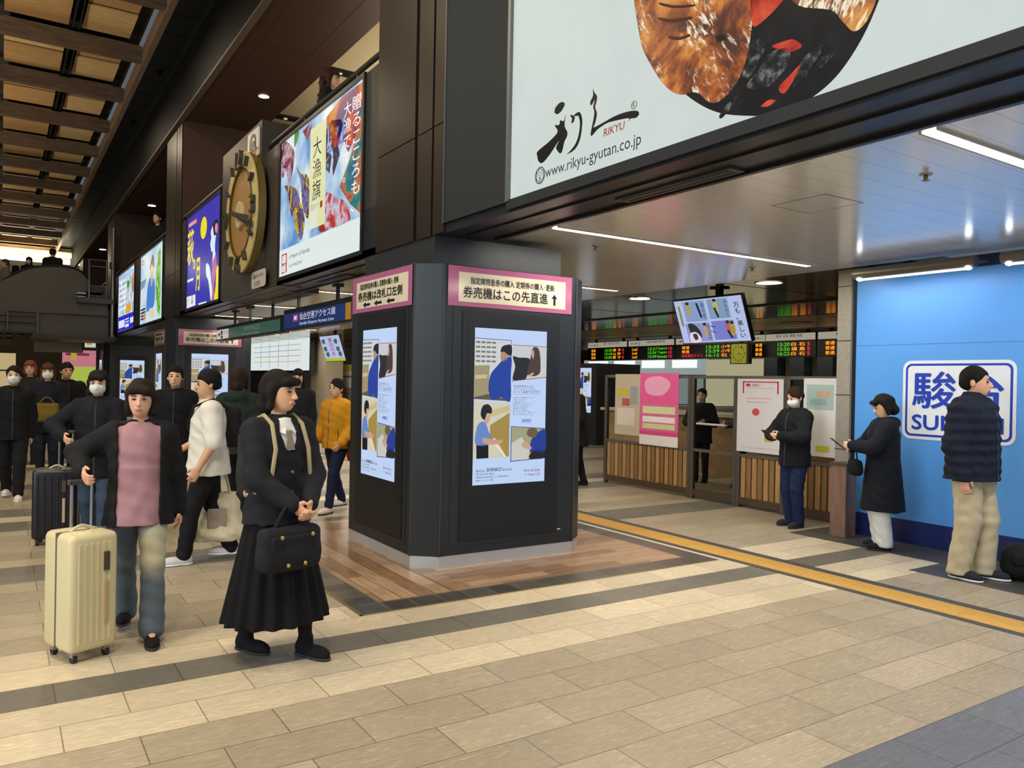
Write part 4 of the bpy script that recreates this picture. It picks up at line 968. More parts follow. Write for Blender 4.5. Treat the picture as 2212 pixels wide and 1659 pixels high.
# ---------------------------------------------------------------- departure boards above the gates (x = 16)
OR, GR, RD = em('ff9a1e', 1.3), em('4fc81e', 1.0), em('f0283c', 1.1)
X = 16.0
segs = [(18.17, 20.1, 'departure board for the Senzan line, far left of the row', '愛子･作並･山形 方面', '仙山線', '2c8a4a', [('普通', '15:30', '愛 子', '8', OR), ('普通', '15:43', '山 形', '7', OR), ('普通', '16:00', '愛 子', '8', OR)]),
        (16.17, 18.14, 'departure board showing Local trains with green destinations', '本塩釜･松島海岸･石巻 方面', '仙石線', '2a6ab8', [('Local', '15:21', 'Takagimachi', '10', GR), ('Local', '15:34', 'Tagajo', '10', GR), ('Local', '15:49', 'Ishinomaki', '10', GR)]),
        (13.55, 16.14, 'departure board with a red train name, left of the square clock', '小牛田･一ノ関･石巻 方面', '東北本線', '3a9a5a', [('普通', '15:35', '小牛田', '2', OR), ('普通', '15:59', '小牛田', '1', OR), ('仙石東北ライン', '16:15', '石 巻', '2', OR)]),
        (11.56, 13.52, 'departure board with three trains from platform 5, right of the square clock', '岩沼･白石･福島 方面', '東北本線 上り', '2c8a4a', [('普通', '15:20', '白 石', '5', OR), ('普通', '15:56', '福 島', '5', OR), ('普通', '16:22', '白 石', '5', OR)]),
        (9.3, 11.53, 'departure board partly hidden by the stone pillar', '', '常磐線', '2a4ab8', [('普通', '15:27', '原ノ町', '3', OR), ('普通', '16:00', '岩 沼', '3', OR), ('普通', '16:32', '原ノ町', '3', OR)])]
for (y0, y1, label, head, line, colr, rows) in segs:
    t = thing('departure_board', label, 'departure board', (X, (y0+y1)/2, 2.25), 0, 'departure boards above the gates')
    MB().box(X, X+.25, y0, y1, 2.245, 2.64).build('housing', mat('0b0b0c', .3), t)
    MB().box(X, X+.25, y0, y1, 2.64, 2.835).build('header', mat('232220', .4), t)
    for y in (y0+.3, y1-.3): MB().box(X+.08, X+.14, y-.03, y+.03, 2.83, 2.935).build('hanger', mat('232220', .4), t)
    p = faceX(t, X-.001, y1, 2.835, y1-y0, .59)
    w = p.w
    p.rect('header_face', em('c4bba6', .62), .02, .02, w-.02, .185, 1)
    h0 = w*.25
    if head: p.text(head, INK, w*.42, .04, w*.80, .105, 3, .01); p.text(line, INK, w*.06, .075, w*.22, .13, 3, .01)
    else: p.text(line, INK, w*.22, .05, w*.42, .12, 3, .01)
    p.rect('line_colour', em(colr, .7), h0, .03, h0+.03, .18, 2)
    for i, (kind, tm, dest, tr, dc) in enumerate(rows):
        v0 = .235+i*.113; v1 = v0+.088
        red = len(kind) > 5
        p.text(kind, RD if red else OR, w*.10, v0, w*(.40 if red else .21), v1, 3, .012); p.text(tm, GR, w*.45, v0, w*.63, v1, 3, .015)
        p.text(dest, dc, w*.65, v0, w*.85, v1, 3, .012); p.text(tr, RD, w*.88, v0, w*(.95 if len(tr) > 1 else .92), v1, 3, .015)
    world_children(t)
t = thing('square_clock', 'square yellow-green clock hung between the departure boards', 'clock', (15.7, 13.2, 2.2))
p = faceX(t, 15.6, 13.0, 2.7)
a, b = p.px([(1576, 742)])[0], p.px([(1614, 786)])[0]; sz = (b[1]-a[1])
cy_, cz_ = 13.0-(a[0]+b[0])/2, 2.7-(a[1]+b[1])/2; s2 = sz/2
MB().rbox(15.62, 15.78, cy_-s2-.03, cy_+s2+.03, cz_-s2, cz_+s2, .015).box(15.66, 15.74, cy_-.04, cy_+.04, cz_+s2, 2.93).build('case', mat('4c4a44', .4, .3), t)
p = faceX(t, 15.615, cy_+s2*.92, cz_+s2*.92); q = s2*1.84
p.rrect('dial', em('b4ac2c', .55), 0, 0, q, q, .03, 1)
for k in range(1, 13):
    a_ = math.radians(30*k); u, v = q/2+q*.38*math.sin(a_), q/2-q*.38*math.cos(a_)
    p.text(str(k), INK, u-q*.045, v-q*.06, u+q*.045, v+q*.06, 3, .01, name='numeral')
for (ang, ln, wd, nm) in ((99, .22, .022, 'hour_hand'), (110, .36, .014, 'minute_hand')):
    a_ = math.radians(ang); d = (math.sin(a_), -math.cos(a_)); n_ = (-d[1], d[0])
    p.poly(nm, INK, [(q/2+n_[0]*wd*q-d[0]*.05*q, q/2+n_[1]*wd*q-d[1]*.05*q), (q/2-n_[0]*wd*q-d[0]*.05*q, q/2-n_[1]*wd*q-d[1]*.05*q), (q/2+d[0]*ln*q, q/2+d[1]*ln*q)], 4)

world_children(t)
# ---------------------------------------------------------------- blue advertising wall on the right (x = 7.6)
STONE = mat('8f897c', 0.85, noise=0.22, nscale=30, bump=0.5)
XB = 7.6
t = thing('advertising_wall', 'large sky blue advertising wall with a white framed school logo and navy foot', 'advertising wall', (7.7, 2, 0))
MB().box(XB, XB+.25, -3.5, 5.0, .235, 2.69).build('blue_panel', mat('579ce4', 0.42, noise=0.02), t)
MB().box(XB-.01, XB+.25, -3.5, 5.0, 0, .235).build('navy_foot', mat('16245e', 0.4), t)
MB().box(XB-.005, XB+.25, -3.5, 5.0, 2.69, 2.80).build('navy_head', mat('12204e', 0.4), t)
MB().box(XB-.006, XB+.25, 5.0, 5.035, 0, 2.80).build('edge_trim', mat('22262c', 0.4, .4), t)
MB().box(XB-.002, XB, -3.5, 5.0, 1.985, 1.988).build('panel_joint', mat('3a7ec0', .4), t)
p = faceX(t, XB-.002, 4.474, 1.822)
w, h = 1.055, .775
BL = mat('1a3cae', 0.4); WH = mat('dfe4e8', 0.4)
p.rrect('logo_plate', WH, 0, 0, w, h, .085, 1); p.rrect('logo_outline', BL, .03, .03, w-.03, h-.03, .06, 2); p.rrect('logo_plate', WH, .052, .052, w-.052, h-.052, .045, 3)
p.text('駿台', BL, .10, .105, w-.10, .47, 5, .015); p.text('SUNDAI', BL, .10, .53, w-.10, .68, 5, .02)
world_children(t)
ALU = mat('6f6a60', 0.4, 0.5)
for i, (y0, y1) in enumerate(((3.62, 4.80), (2.04, 3.40), (0.5, 1.85))):
    t = thing('wall_washer_light', ('grey tube wash light on the blue wall top, next to the stone pillar', 'grey tube wash light on the blue wall top, cut by the right edge', 'grey tube wash light on the blue wall, beyond the right edge')[i], 'wall light', (7.25, (y0+y1)/2, 2.69), 0, 'wash lights on the blue wall')
    MB().tube([(7.25, y0, 2.69), (7.25, y1, 2.69)], .055, 16).build('tube_housing', ALU, t, smooth=True)
    MB().box(7.23, 7.29, y0+.05, y1-.05, 2.625, 2.638).build('lens', em('f4f8ff', 2), t)
    for y in (y0+.06, y1-.06):
        MB().tube([(7.25, y, 2.69), (7.60, y, 2.73)], .014, 8).build('arm', ALU, t)
        MB().ball((7.24, y, 2.635), (.035, .028, .02), 12, 8).build('end_lamp', em('f8fbff', 14), t)
    world_children(t)
    area('wash', (7.245, (y0+y1)/2, 2.615), (0, math.radians(-16), 0), .06, y1-y0-.1, 4.8, (.86, .93, 1.0))
# stone-clad pillar and brown post at the end of the blue wall
struct(MB().box(7.56, 8.3, 5.04, 5.20, 0, 2.80).build('wall_stone_pillar', STONE))
j = MB()
for z in (2.62, 2.04, 1.46, .88): j.box(7.555, 7.57, 5.035, 5.205, z, z+.008)
struct(j.build('trim_160', mat('3d3a34', .8)))
t = thing('bollard', 'square brown post at the foot of the stone pillar', 'post', (7.36, 4.95, 0))
MB().rbox(7.26, 7.44, 4.86, 5.04, 0, .74, .006, 2).build('post', wood('brown_post', '6e5445', '84665a', (8, 8, 1.5), .5), t)
MB().box(7.25, 7.45, 4.85, 5.05, .74, .765).build('cap', mat('4a4038', .4), t)
world_children(t)

# ---------------------------------------------------------------- glazed fence with posters in front of the gates (x = 7.9)
XFN = 7.9
POST = mat('6a6660', 0.35, 0.6); RAIL = mat('77726a', 0.35, 0.6)
SLAT = [wood('slat_a', 'a07c4c', 'b8925e', (10, 10, 1), .5), wood('slat_b', '7d5f3a', '94724a', (10, 10, 1), .5)]
def glass_mat():
    m, nt, b = newmat('clear_glass')
    b.inputs['Base Color'].default_value = (.9, .95, .95, 1); b.inputs['Roughness'].default_value = .03; b.inputs['Transmission Weight'].default_value = 1.0; b.inputs['IOR'].default_value = 1.1
    return m
GLASS = glass_mat()
names = ('left', 'wide left', 'door', 'right', 'far right')
bays = [(9.42, 7.66, 'slatted glass fence bay carrying the yellow and pink posters'), (7.60, 6.86, 'glass gate leaf with a push bar between the two poster bays'), (6.80, 6.12, 'slatted glass fence bay carrying the tall white poster'), (6.06, 5.22, 'slatted glass fence bay beside the stone pillar')]
for i, (ya, yb, label) in enumerate(bays):
    t = thing('glass_fence', label, 'fence', (XFN, (ya+yb)/2, 0), 0, 'glazed fence in front of the gates')
    for y in (ya, yb): MB().box(XFN-.025, XFN+.025, y-.028, y+.028, 0, 1.66).build('post', POST, t)
    MB().box(XFN-.02, XFN+.02, yb, ya, 1.625, 1.665).build('top_rail', RAIL, t); MB().box(XFN-.02, XFN+.02, yb, ya, .04, .13).build('bottom_rail', mat('4d3c2c', .5), t)
    MB().box(XFN-.02, XFN+.02, yb, ya, .64, .68).build('middle_rail', RAIL, t)
    MB().box(XFN-.005, XFN+.005, yb+.028, ya-.028, .68, 1.625).build('glass', GLASS, t)
    if i != 1:
        n = int((ya-yb-.06)/.085); sp = (ya-yb-.06)/n
        for k in range(n): MB().box(XFN-.012, XFN+.012, yb+.03+k*sp+.012, yb+.03+(k+1)*sp-.012, .13, .64).build('slat', SLAT[k % 2], t)
    else:
        MB().box(XFN-.005, XFN+.005, yb+.028, ya-.028, .13, .64).build('glass', GLASS, t)
        MB().tube([(XFN-.06, yb+.12, 1.02), (XFN-.06, ya-.12, 1.02)], .016).tube([(XFN-.06, yb+.14, 1.02), (XFN, yb+.14, 1.02)], .01).tube([(XFN-.06, ya-.14, 1.02), (XFN, ya-.14, 1.02)], .01).build('push_bar', STEEL, t)
    world_children(t)
def poster(label, quad, base, fn, x=XFN-.03, name='poster'):
    p = faceX(None, x, 0, 0); q = p.px(quad)
    y1 = -q[0][0]; y0 = -q[1][0]; z1 = -q[0][1]; z0 = -q[1][1]
    t = thing(name, label, 'poster', (x, (y0+y1)/2, z0), 0, 'posters on the glass fence')
    p = faceX(t, x, y1, z1, y1-y0, z1-z0); p.k = .002
    p.rect('sheet', base, 0, 0, p.w, p.h, 1); fn(p)
    world_children(t)
def pr(p, c, a, b, c2, d, l=2, name='print'): return p.rect(name, mat(c, .5), a*p.w, b*p.h, c2*p.w, d*p.h, l)
def pos_a(p):
    pr(p, 'c8bc3a', .08, .24, .55, .36); pr(p, 'b85a4c', .30, .40, .60, .52); pr(p, 'd8cfc0', .1, .56, .8, .84); pr(p, '9aa0a4', .62, .2, .92, .5)
poster('cream poster with a yellow patch on the left fence bay', ((1330, 808), (1381, 942)), mat('c2b69c', .5), pos_a)
def pos_b(p):
    pr(p, 'e85a9c', .0, .0, 1, .42); p.poly('print', mat('f0a8cc', .5), smooth([(.15*p.w, .10*p.h), (.5*p.w, .04*p.h), (.8*p.w, .14*p.h), (.6*p.w, .30*p.h), (.2*p.w, .28*p.h)]), 3)
    pr(p, 'd8dba8', .08, .46, .92, .56); pr(p, 'ece6e6', .08, .60, .92, .68); pr(p, 'cfd6a0', .08, .70, .92, .77); pr(p, 'd84a88', .0, .80, 1, .86); pr(p, 'e8e4e2', 0, .86, 1, 1.0)
poster('bright pink poster with pale bands on the left fence bay', ((1384, 806), (1464, 968)), mat('dd6aa0', .5), pos_b)
def pos_c(p):
    pr(p, 'c0323c', .12, .035, .90, .05); pr(p, 'c0323c', .12, .035, .15, .20); pr(p, 'c0323c', .87, .035, .90, .20)
    p.ell('print', mat('b8323c', .5), .24*p.w, .085*p.h, .05*p.w, .02*p.h, 2)
    p.text('大阪シ', mat('b8323c', .5), .32*p.w, .065*p.h, .52*p.w, .105*p.h, 3); pr(p, 'd8a0a4', .2, .26, .75, .27); pr(p, 'd8a0a4', .2, .31, .70, .32)
    p.ell('print', mat('c84a50', .5), .42*p.w, .45*p.h, .08*p.w, .05*p.h, 2); pr(p, 'c8a83a', .62, .70, .80, .84); pr(p, 'dcbcc0', .1, .93, .9, .94); pr(p, 'b8b4b8', .2, .12, .8, .128)
poster('tall white poster with a thin red frame and red dot on the right fence bay', ((1594, 818), (1690, 984)), mat('d9d6d8', .5), pos_c)
def pos_d(p):
    pr(p, 'a8c0b8', .1, .08, .9, .40); pr(p, 'c8a88a', .40, .16, .8, .24, 3); pr(p, '8fb0b0', .2, .26, .7, .34, 3); pr(p, 'c8c43a', .4, .86, .8, .94)
poster('white poster with a pale green print next to the stone pillar', ((1737, 817), (1806, 990)), mat('dcdcda', .5), pos_d)
# ---------------------------------------------------------------- gate hall behind the fence
TAUPE = mat('6d6254', 0.6, noise=0.1)
struct(MB().box(22, 22.2, 4, 34, 0, 3.0).build('wall_gate_back', mat('5a5248', .6)))
struct(MB().box(8.3, 22, 4.7, 4.9, 0, 2.9).build('wall_gate_right', mat('4a443c', .6)))
t = thing('shop', 'pale lit shop glimpsed under the departure boards left of the square clock', 'shop', (21.5, 21.5, 0))
MB().box(21.6, 21.9, 17.6, 20.2, 0, 2.45).build('wall_panel', em('d8d0a8', .55), t); MB().box(21.7, 21.9, 20.4, 27.5, 1.9, 2.5).build('fascia', em('b8c8c8', .55), t)
for k in range(4): MB().box(21.55, 21.65, 20.7+k*1.7, 21.9+k*1.7, 2.15, 2.45).build('lit_sign', em('eef4f2', 1.1), t)
for k in range(4): MB().box(21.75, 21.9, 20.6+k*1.7, 22.0+k*1.7, .5, 1.85).build('display_window', em('a8b4b0', .45), t)
world_children(t)
for k in range(3):
    t = thing('pillar', 'dark slim pillar behind the gates, %s from the square clock' % ('first', 'second', 'third')[k], 'pillar', (20, 15.9-k*.95, 0), 0, 'dark slim pillars behind the gates')
    MB().box(19.8, 20.2, 15.65-k*.95, 16.15-k*.95, 0, 2.9).build('shaft', mat('20272b', .4, .3), t); MB().box(19.78, 20.22, 15.63-k*.95, 16.17-k*.95, 0, .12).build('base', STEEL, t)
    world_children(t)
t = thing('shop_sign', 'small white lit lettering sign on the dark shop beside the stone pillar', 'shop sign', (20.5, 12.4, 1.9))
MB().box(20.5, 21.8, 11.2, 13.7, 0, 2.55).build('shop_wall', mat('1c1a18', .5), t)
p = faceX(t, 20.49, 13.5, 2.4)
p.rect('window_view', em('3f5a58', .4), .1, .32, 1.2, .8, 1)
a = p.px([(1785, 789)])[0]; b = p.px([(1813, 801)])[0]
p.text('すし･酒', em('dff0f4', 1.2), a[0], a[1], b[0], b[1], 2)
world_children(t)
# ticket gates: low cabinets in a row under the boards
for k in range(6):
    y = 10.2+k*1.55
    t = thing('ticket_gate', 'grey ticket gate cabinet behind the fence, %s from the right' % ORD[k].replace('nearest', '').strip().replace('second', '2nd').replace('third', '3rd').replace('fourth', '4th').replace('fifth', '5th').replace('sixth', '6th') if k else 'grey ticket gate cabinet behind the fence, first from the right', 'ticket gate', (14.5, y, 0), 0, 'ticket gates')
    MB().rbox(13.8, 15.4, y-.12, y+.12, 0, 1.0, .03).build('cabinet', mat('9a978f', .35, .3), t); MB().box(13.78, 13.82, y-.09, y+.09, .7, .95).build('reader_panel', em('4a8ad0', .5), t); MB().box(13.9, 15.3, y-.09, y+.09, 1.0, 1.02).build('top_plate', mat('2c2c2e', .3), t)
    world_children(t)
# counter and service windows behind the fence
t = thing('service_counter', 'tan service counter behind the glass gate leaf', 'counter', (10.4, 8.5, 0))
MB().box(10.2, 10.9, 6.4, 12.2, 0, 1.0).build('front', wood('counter_wood', '8a6a42', 'a8845a', (4, 4, 4), .5), t); MB().box(10.1, 10.95, 6.35, 12.25, 1.0, 1.05).build('worktop', mat('b8a88c', .4), t)
world_children(t)
# another signage pillar seen past the right flank of the near one
t = thing('digital_signage_pillar', 'far dark signage pillar with a screen, just right of the near pillar', 'digital signage', (14.3, 17.2, 0), 0, 'dark signage pillars along the hall')
a = P(1245, 795, 'x', 12.2); b = P(1278, 795, 'x', 12.2)
MB().box(12.2, 13.6, P(1290, 795, 'x', 12.2).y, a.y+.25, 0, P(1270, 785, 'x', 12.2).z).build('casing', KD2, t)
p = faceX(t, 12.195, a.y, a.z, .735, 1.319); q = faceX(t, 12.195, a.y, a.z, a.y-b.y, (a.y-b.y)*1.8); 
s_ = q.rect('screen', em('c3d8fb', .92, .08, .5), 0, 0, q.w, q.h, 0); shinko(s_, q)
world_children(t)
t = thing('poster_stand', 'narrow pink and green poster stand right behind the near pillar', 'poster', (6.2, 8.9, 0))
p = faceY(t, 7.9, 5.92, 1.68, .22, .95)
MB().box(5.90, 6.15, 7.905, 7.95, 0, 1.72).build('stand', mat('4a3c34', .5), t)
for i, c in enumerate(('c84a6a', 'd8708c', 'b8c8a0', 'c85a78', '9ab07a', 'e0dcd6')): p.rect('print', mat(c, .5), 0, i*.16, .22, i*.16+.15, 1)
world_children(t)
# passage behind the second pillar: fare board, pale pillar, wall posters
t = thing('fare_board', 'white lit fare board in the passage behind the long-skirted woman', 'fare board', (8.6, 19, 1.9))
a, b = P(536, 737, 'x', 8.6), P(668, 800, 'x', 8.6)
MB().box(8.6, 8.75, b.y-.1, a.y+.1, b.z-.1, a.z+.1).build('case', mat('2c2c2c', .4), t); p = faceX(t, 8.599, a.y, a.z, a.y-b.y, a.z-b.z)
p.rect('lit_face', em('dfe9e8', .95), 0, 0, p.w, p.h, 1)
for i, c in enumerate(('6ab06a', '5a86c8', 'd0605a', 'c8a84a')): p.rect('route_line', em(c, .8), p.w*.12, p.h*(.25+.16*i), p.w*.88, p.h*(.265+.16*i), 2); p.rect('route_line', em(c, .8), p.w*(.25+.15*i), p.h*.15, p.w*(.256+.15*i), p.h*.9, 2)
for y in (b.y+.5, a.y-.5): MB().box(8.65, 8.70, y-.03, y+.03, a.z+.1, 2.86).build('hanger', mat('2c2c2c', .4), t)
world_children(t)
struct(MB().box(8.9, 9.5, P(703, 800, 'x', 8.9).y, P(672, 800, 'x', 8.9).y, 0, 2.85).build('wall_pale_pillar', mat('b0a48e', .5)))
struct(MB().box(13, 13.2, 20.5, 46, 0, 2.9).build('wall_passage', mat('a0937c', .6)))
t = thing('poster', 'yellow-topped white wall poster just left of the near pillar', 'poster', (9.8, 15, .9))
a, b = P(738, 788, 'x', 9.8), P(764, 838, 'x', 9.8); p = faceX(t, 9.795, a.y, a.z, a.y-b.y, a.z-b.z)
MB().box(9.8, 9.86, b.y-.1, a.y+.4, 0, 2.0).build('stand', mat('8a8478', .5), t); p.rect('sheet', mat('dcd8d0', .5), 0, 0, p.w, p.h, 1); p.rect('print', mat('c8b83a', .5), 0, 0, p.w, p.h*.28, 2); p.rect('print', mat('b0506a', .5), 0, p.h*.48, p.w, p.h*.56, 2)
world_children(t)
area('light_line', (8.2, 22, 2.79), (0, 0, 0), .1, 7, 70, (1, .92, .78)); area('light_line', (11.4, 24, 2.79), (0, 0, 0), .1, 7, 60, (1, .92, .78))
# small ceiling fittings
def downlight(x, y, z, label, e=8, r=.07):
    t = thing('downlight', label, 'downlight', (x, y, z), 0, 'recessed downlights')
    MB().ring((x, y, z), (0, 0, -1), r, r+.018, .006, 24).build('ring', mat('8a8070', .4), t); MB().disc((x, y, z-.0005), (0, 0, -1), r, .003, 24).build('lamp', em('fff1d4', e), t)
    world_children(t)
downlight(3.925, 14.435, 6.606, 'lit downlight in the brown soffit above the clock', 16, .09)
q = P(222, 539, 'z', 6.606); downlight(q.x, q.y, 6.606, 'lit downlight in the farthest brown soffit, past the column', 16, .13)
downlight(3.744, 25.776, 6.606, 'lit downlight in the far brown soffit', 16, .11)
for (px_, py_, lb) in ((1661, 611, 'oval white ceiling downlight right of the tilted television'), (1382, 645, 'oval white ceiling downlight left of the tilted television')):
    q = P(px_, py_, 'z', 2.848); downlight(q.x, q.y, 2.848, lb, 5, .16)
for (px_, py_, lb) in ((2000, 376, 'sprinkler head in the gate ceiling above the blue wall'), (1287, 531, 'sprinkler head between the two nearest light lines'), (1625, 577, 'sprinkler head right of the long light line end')):
    q = P(px_, py_, 'z', 2.80)
    t = thing('sprinkler_head', lb, 'sprinkler', tuple(q), 0, 'ceiling sprinklers')
    MB().disc(q, (0, 0, -1), .035, .006, 20).build('rosette', mat('b0a898', .35, .5), t); MB().disc(q+Vector((0, 0, -.006)), (0, 0, -1), .012, .03, 12).disc(q+Vector((0, 0, -.036)), (0, 0, -1), .022, .004, 14).build('head', mat('7a6a4a', .3, .8), t)
    world_children(t)
t = thing('access_hatch', 'square access hatch flush in the gate ceiling', 'ceiling hatch', (4.68, 3.4, 2.80))
for (x0, x1, y0, y1) in ((4.475, 4.885, 3.18, 3.186), (4.475, 4.885, 3.61, 3.616), (4.475, 4.481, 3.18, 3.616), (4.879, 4.885, 3.18, 3.616)): MB().box(x0, x1, y0, y1, 2.7985, 2.8005).build('frame', mat('4a463e', .5), t)
MB().box(4.482, 4.878, 3.187, 3.609, 2.7988, 2.8005).build('lid', SCM, t)
world_children(t)
t = thing('ceiling_speaker', 'round dark ceiling speaker between the tilted television and the stone pillar', 'ceiling speaker', (14, 11, 2.85))
q = P(1720, 697, 'z', 2.848); MB().ring(q, (0, 0, -1), .0, .30, .006, 32).build('grille', mat('8a7a62', .5), t); MB().ring(q, (0, 0, -1), .30, .33, .01, 32).build('rim', mat('5a4c3a', .4), t); t.location = q
world_children(t)
for i, (px_, py_) in enumerate(((345, 155), (288, 262), (500, 100))):
    if i == 2: continue
    q = P(px_, py_, 'z', 7.77)
    t = thing('ceiling_camera', ('dark dome fitting in the dark ceiling strip, the nearer one', 'dark dome fitting in the dark ceiling strip, the farther one')[i], 'ceiling fitting', tuple(q), 0, 'dome fittings')
    MB().disc(q, (0, 0, -1), .06, .02, 16).build('base', BLACK, t); MB().ball(q+Vector((0, 0, -.02)), (.05, .05, .05), 14, 8).build('dome', BLACK, t, smooth=True)
    world_children(t)

# ---------------------------------------------------------------- far end: escalator, landing, lit ceiling cove
YE = 27.2
E_ = lambda pts: [P(x, y, 'y', YE) for x, y in pts]
ESC = mat('4a443a', 0.4, 0.35, noise=0.04)
t = thing('escalator', 'escalator with a dark rounded side panel rising at the far left', 'escalator', (1.2, YE, 2.65))
pts = [(0, 722), (0, 612), (28, 596), (52, 585), (75, 579), (105, 577), (135, 577.5), (160, 582), (178, 591), (190, 606), (193, 620), (186, 629), (165, 634), (165, 640), (233, 643), (233, 724)]
pg = E_(pts); pg[0].x -= 1.5; pg[1].x -= 2.0; pg[1].z -= 1.1; pg[0].z = pg[-1].z = 2.66
MB().prism(pg, (0, .12, 0)).build('side_panel', ESC, t); MB().prism([q+Vector((0, 1.3, 0)) for q in pg], (0, .12, 0)).build('side_panel', ESC, t)
hr = E_([(0, 610), (28, 594), (52, 583), (75, 577), (105, 575), (135, 575.5), (160, 580), (178, 589), (191, 605), (194, 620), (187, 630), (166, 634)]); hr.insert(0, hr[0]+Vector((-2.0, 0, -1.1)))
MB().tube([q+Vector((0, .05, 0)) for q in hr], .05, 8).build('handrail', mat('16130f', .4), t, smooth=True); MB().tube([q+Vector((0, 1.36, 0)) for q in hr], .05, 8).build('handrail', mat('16130f', .4), t, smooth=True)
b = MB()
st = E_([(0, 640), (30, 622), (62, 606)])
b.prism([st[0]+Vector((-2, .12, -1.2)), st[2]+Vector((0, .12, 0)), st[2]+Vector((2.0, .12, 0)), st[2]+Vector((2.0, .12, -.2)), st[2]+Vector((0, .12, -.25)), st[0]+Vector((-2, .12, -1.45))], (0, 1.1, 0)).build('steps', mat('3a3a38', .5, .4), t)
MB().box(1.9, 2.15, 27.15, 27.2, 3.93, 3.99).box(1.9, 2.12, 27.15, 27.2, 3.84, 3.88).build('handrail_inlet', mat('8a98a4', .3, .6), t)
world_children(t)
struct(MB().box(-3, 2.95, 26.9, 29.5, 2.52, 2.66).build('floor_landing', mat('2c2722', .5)))
struct(MB().box(1.9, 2.9, 26.9, 29.5, 3.66, 3.80).build('floor_upper_landing', mat('37312a', .5)))
t = thing('landing_railing', 'dark two-bar railing along the landing under the escalator', 'railing', (1.0, 26.95, 2.66))
for (z, x0) in ((3.28, .12), (2.98, -1.5), (3.16, -1.5)): MB().tube([(x0, 26.95, z), (2.76 if z > 3.2 else .9, 26.95, z)], .02, 8).build('bar', mat('17130f', .4), t)
for x in (.14, .88): MB().tube([(x, 26.95, 2.66), (x, 26.95, 3.28)], .03, 8).build('post', mat('6f675a', .4, .4), t)
world_children(t)
t = thing('stair_railing', 'small metal railing beside the escalator head', 'railing', (2.4, 27.1, 3.8))
for x in (2.22, 2.70): MB().tube([(x, 27.1, 3.80), (x, 27.1, 5.0)], .03, 8).build('post', mat('77706a', .35, .6), t)
for z in (5.0, 4.8, 4.2, 3.9): MB().tube([(2.22, 27.1, z), (2.70, 27.1, z)], .018, 8).build('bar', mat('77706a', .35, .6), t)
world_children(t)
t = thing('pole', 'tall metal pole standing against the far pilaster', 'pole', (2.88, 27.0, 2.66))
MB().tube([(2.86, 27.0, 2.66), (2.86, 27.0, 6.0)], .06, 12).build('shaft', mat('8a8276', .3, .8), t, smooth=True); MB().tube([(2.86, 27.0, 4.75), (2.86, 27.0, 4.95)], .11, 14).build('collar', mat('5f5a50', .35, .7), t, smooth=True)
world_children(t)
# end wall, lit cove and shop fronts under the landing
struct(MB().box(-9, 24, 47, 47.2, 0, 8.1).build('wall_end', mat('4a443c', .7)))
struct(MB().box(-6, 2.9, 45.2, 47, 7.56, 7.7).build('ceiling_end', mat('b8a88a', .5)))
for i, (y, pa, pb) in enumerate(((45.0, 535, 545), (46.2, 547, 559))):
    z1, z0, xe = P(0, pa, 'y', y).z, P(0, pb, 'y', y).z, P(178, 550, 'y', y).x
    t = thing('cove_light', 'long warm white light strip at the far upper level, %s of two' % ('upper', 'lower')[i], 'ceiling light', (0, y, z1), 0, 'light strips at the far end')
    MB().box(-5, xe, y, y+.10, z0, z1).build('diffuser', em('fff0c8', (1.6, 3.2)[i]), t); MB().box(-5, xe+.05, y-.02, y+.12, z1, z1+.06).build('edge', mat('c8b890', .5), t)
    MB().box(-1.0, -.9, y+.02, y+.08, z1, 7.9 if i == 0 else 7.6).box(1.5, 1.6, y+.02, y+.08, z1, 7.6).build('hanger', mat('6a6252', .5), t)
    world_children(t)
area('cove', (0, 44.0, 6.6), (math.radians(180), 0, 0), 5, 1.2, 420, (1, .85, .6))
struct(MB().box(-4, .9, 46.6, 46.9, 3.6, 6.6).build('wall_end_upper', mat('6f7274', .6)))
t = thing('shop', 'cream lit shop at the far left under the landing', 'shop', (.1, 31, 0))
MB().box(-1.6, .42, 31.0, 31.2, 0, 2.15).build('front', em('d8c08a', .7), t); MB().box(-1.6, .40, 30.95, 31.0, 1.55, 1.60).build('shelf', mat('6a5638', .5), t)
world_children(t)
t = thing('poster_board', 'pink and yellow-green poster at the far left under the landing', 'poster', (2.2, 30.2, 0))
p = faceY(t, 30.2, 1.72, 2.30, 1.0, 1.2); MB().box(1.68, 2.76, 30.21, 30.26, 0, 2.34).build('board', mat('2a2622', .5), t)
p.rect('print', em('e08a98', .65), 0, 0, p.w, .55, 1); p.rect('print', em('c8d85a', .65), 0, .55, p.w, p.h, 1); p.rect('print', em('8a3c4c', .5), .1, .1, .8, .18, 2); p.rect('print', em('d8c03c', .6), .25, .08, .42, .34, 3)
world_children(t)
t = thing('small_sign', 'little yellow and white lit sign above the pink poster', 'sign', (2.4, 29.3, 2.3))
MB().box(2.22, 2.72, 29.25, 29.35, 2.28, 2.9).build('case', mat('26241f', .4), t); p = faceY(t, 29.245, 2.30, 2.80, .32, .42); p.rect('face', em('e8e6da', .7), 0, 0, .32, .42, 1); p.rect('print', em('d8a83a', .7), .05, .08, .2, .34, 2)
MB().box(2.45, 2.5, 29.25, 29.35, 2.9, 3.66).build('hanger', mat('26241f', .4), t)
world_children(t)
t = thing('decorated_soffit', 'sloping dark soffit with gold leaf pattern under the landing', 'soffit', (-.3, 26, 2.2))
MB().prism([(-2.5, 25.6, 2.62), (.75, 25.6, 2.62), (.55, 26.9, 2.28), (-2.5, 26.9, 2.28)], (0, 0, .05)).build('panel', mat('2a2519', .5, .2), t)
for k in range(7):
    x = -.35+(k % 4)*.27; y = 25.85+(k//4)*.45; z = 2.615-(y-25.6)*.262
    MB().ball((x, y, z), (.10, .10, .008), 10, 6).build('gold_leaf', mat('b89a3c', .4, .6), t)
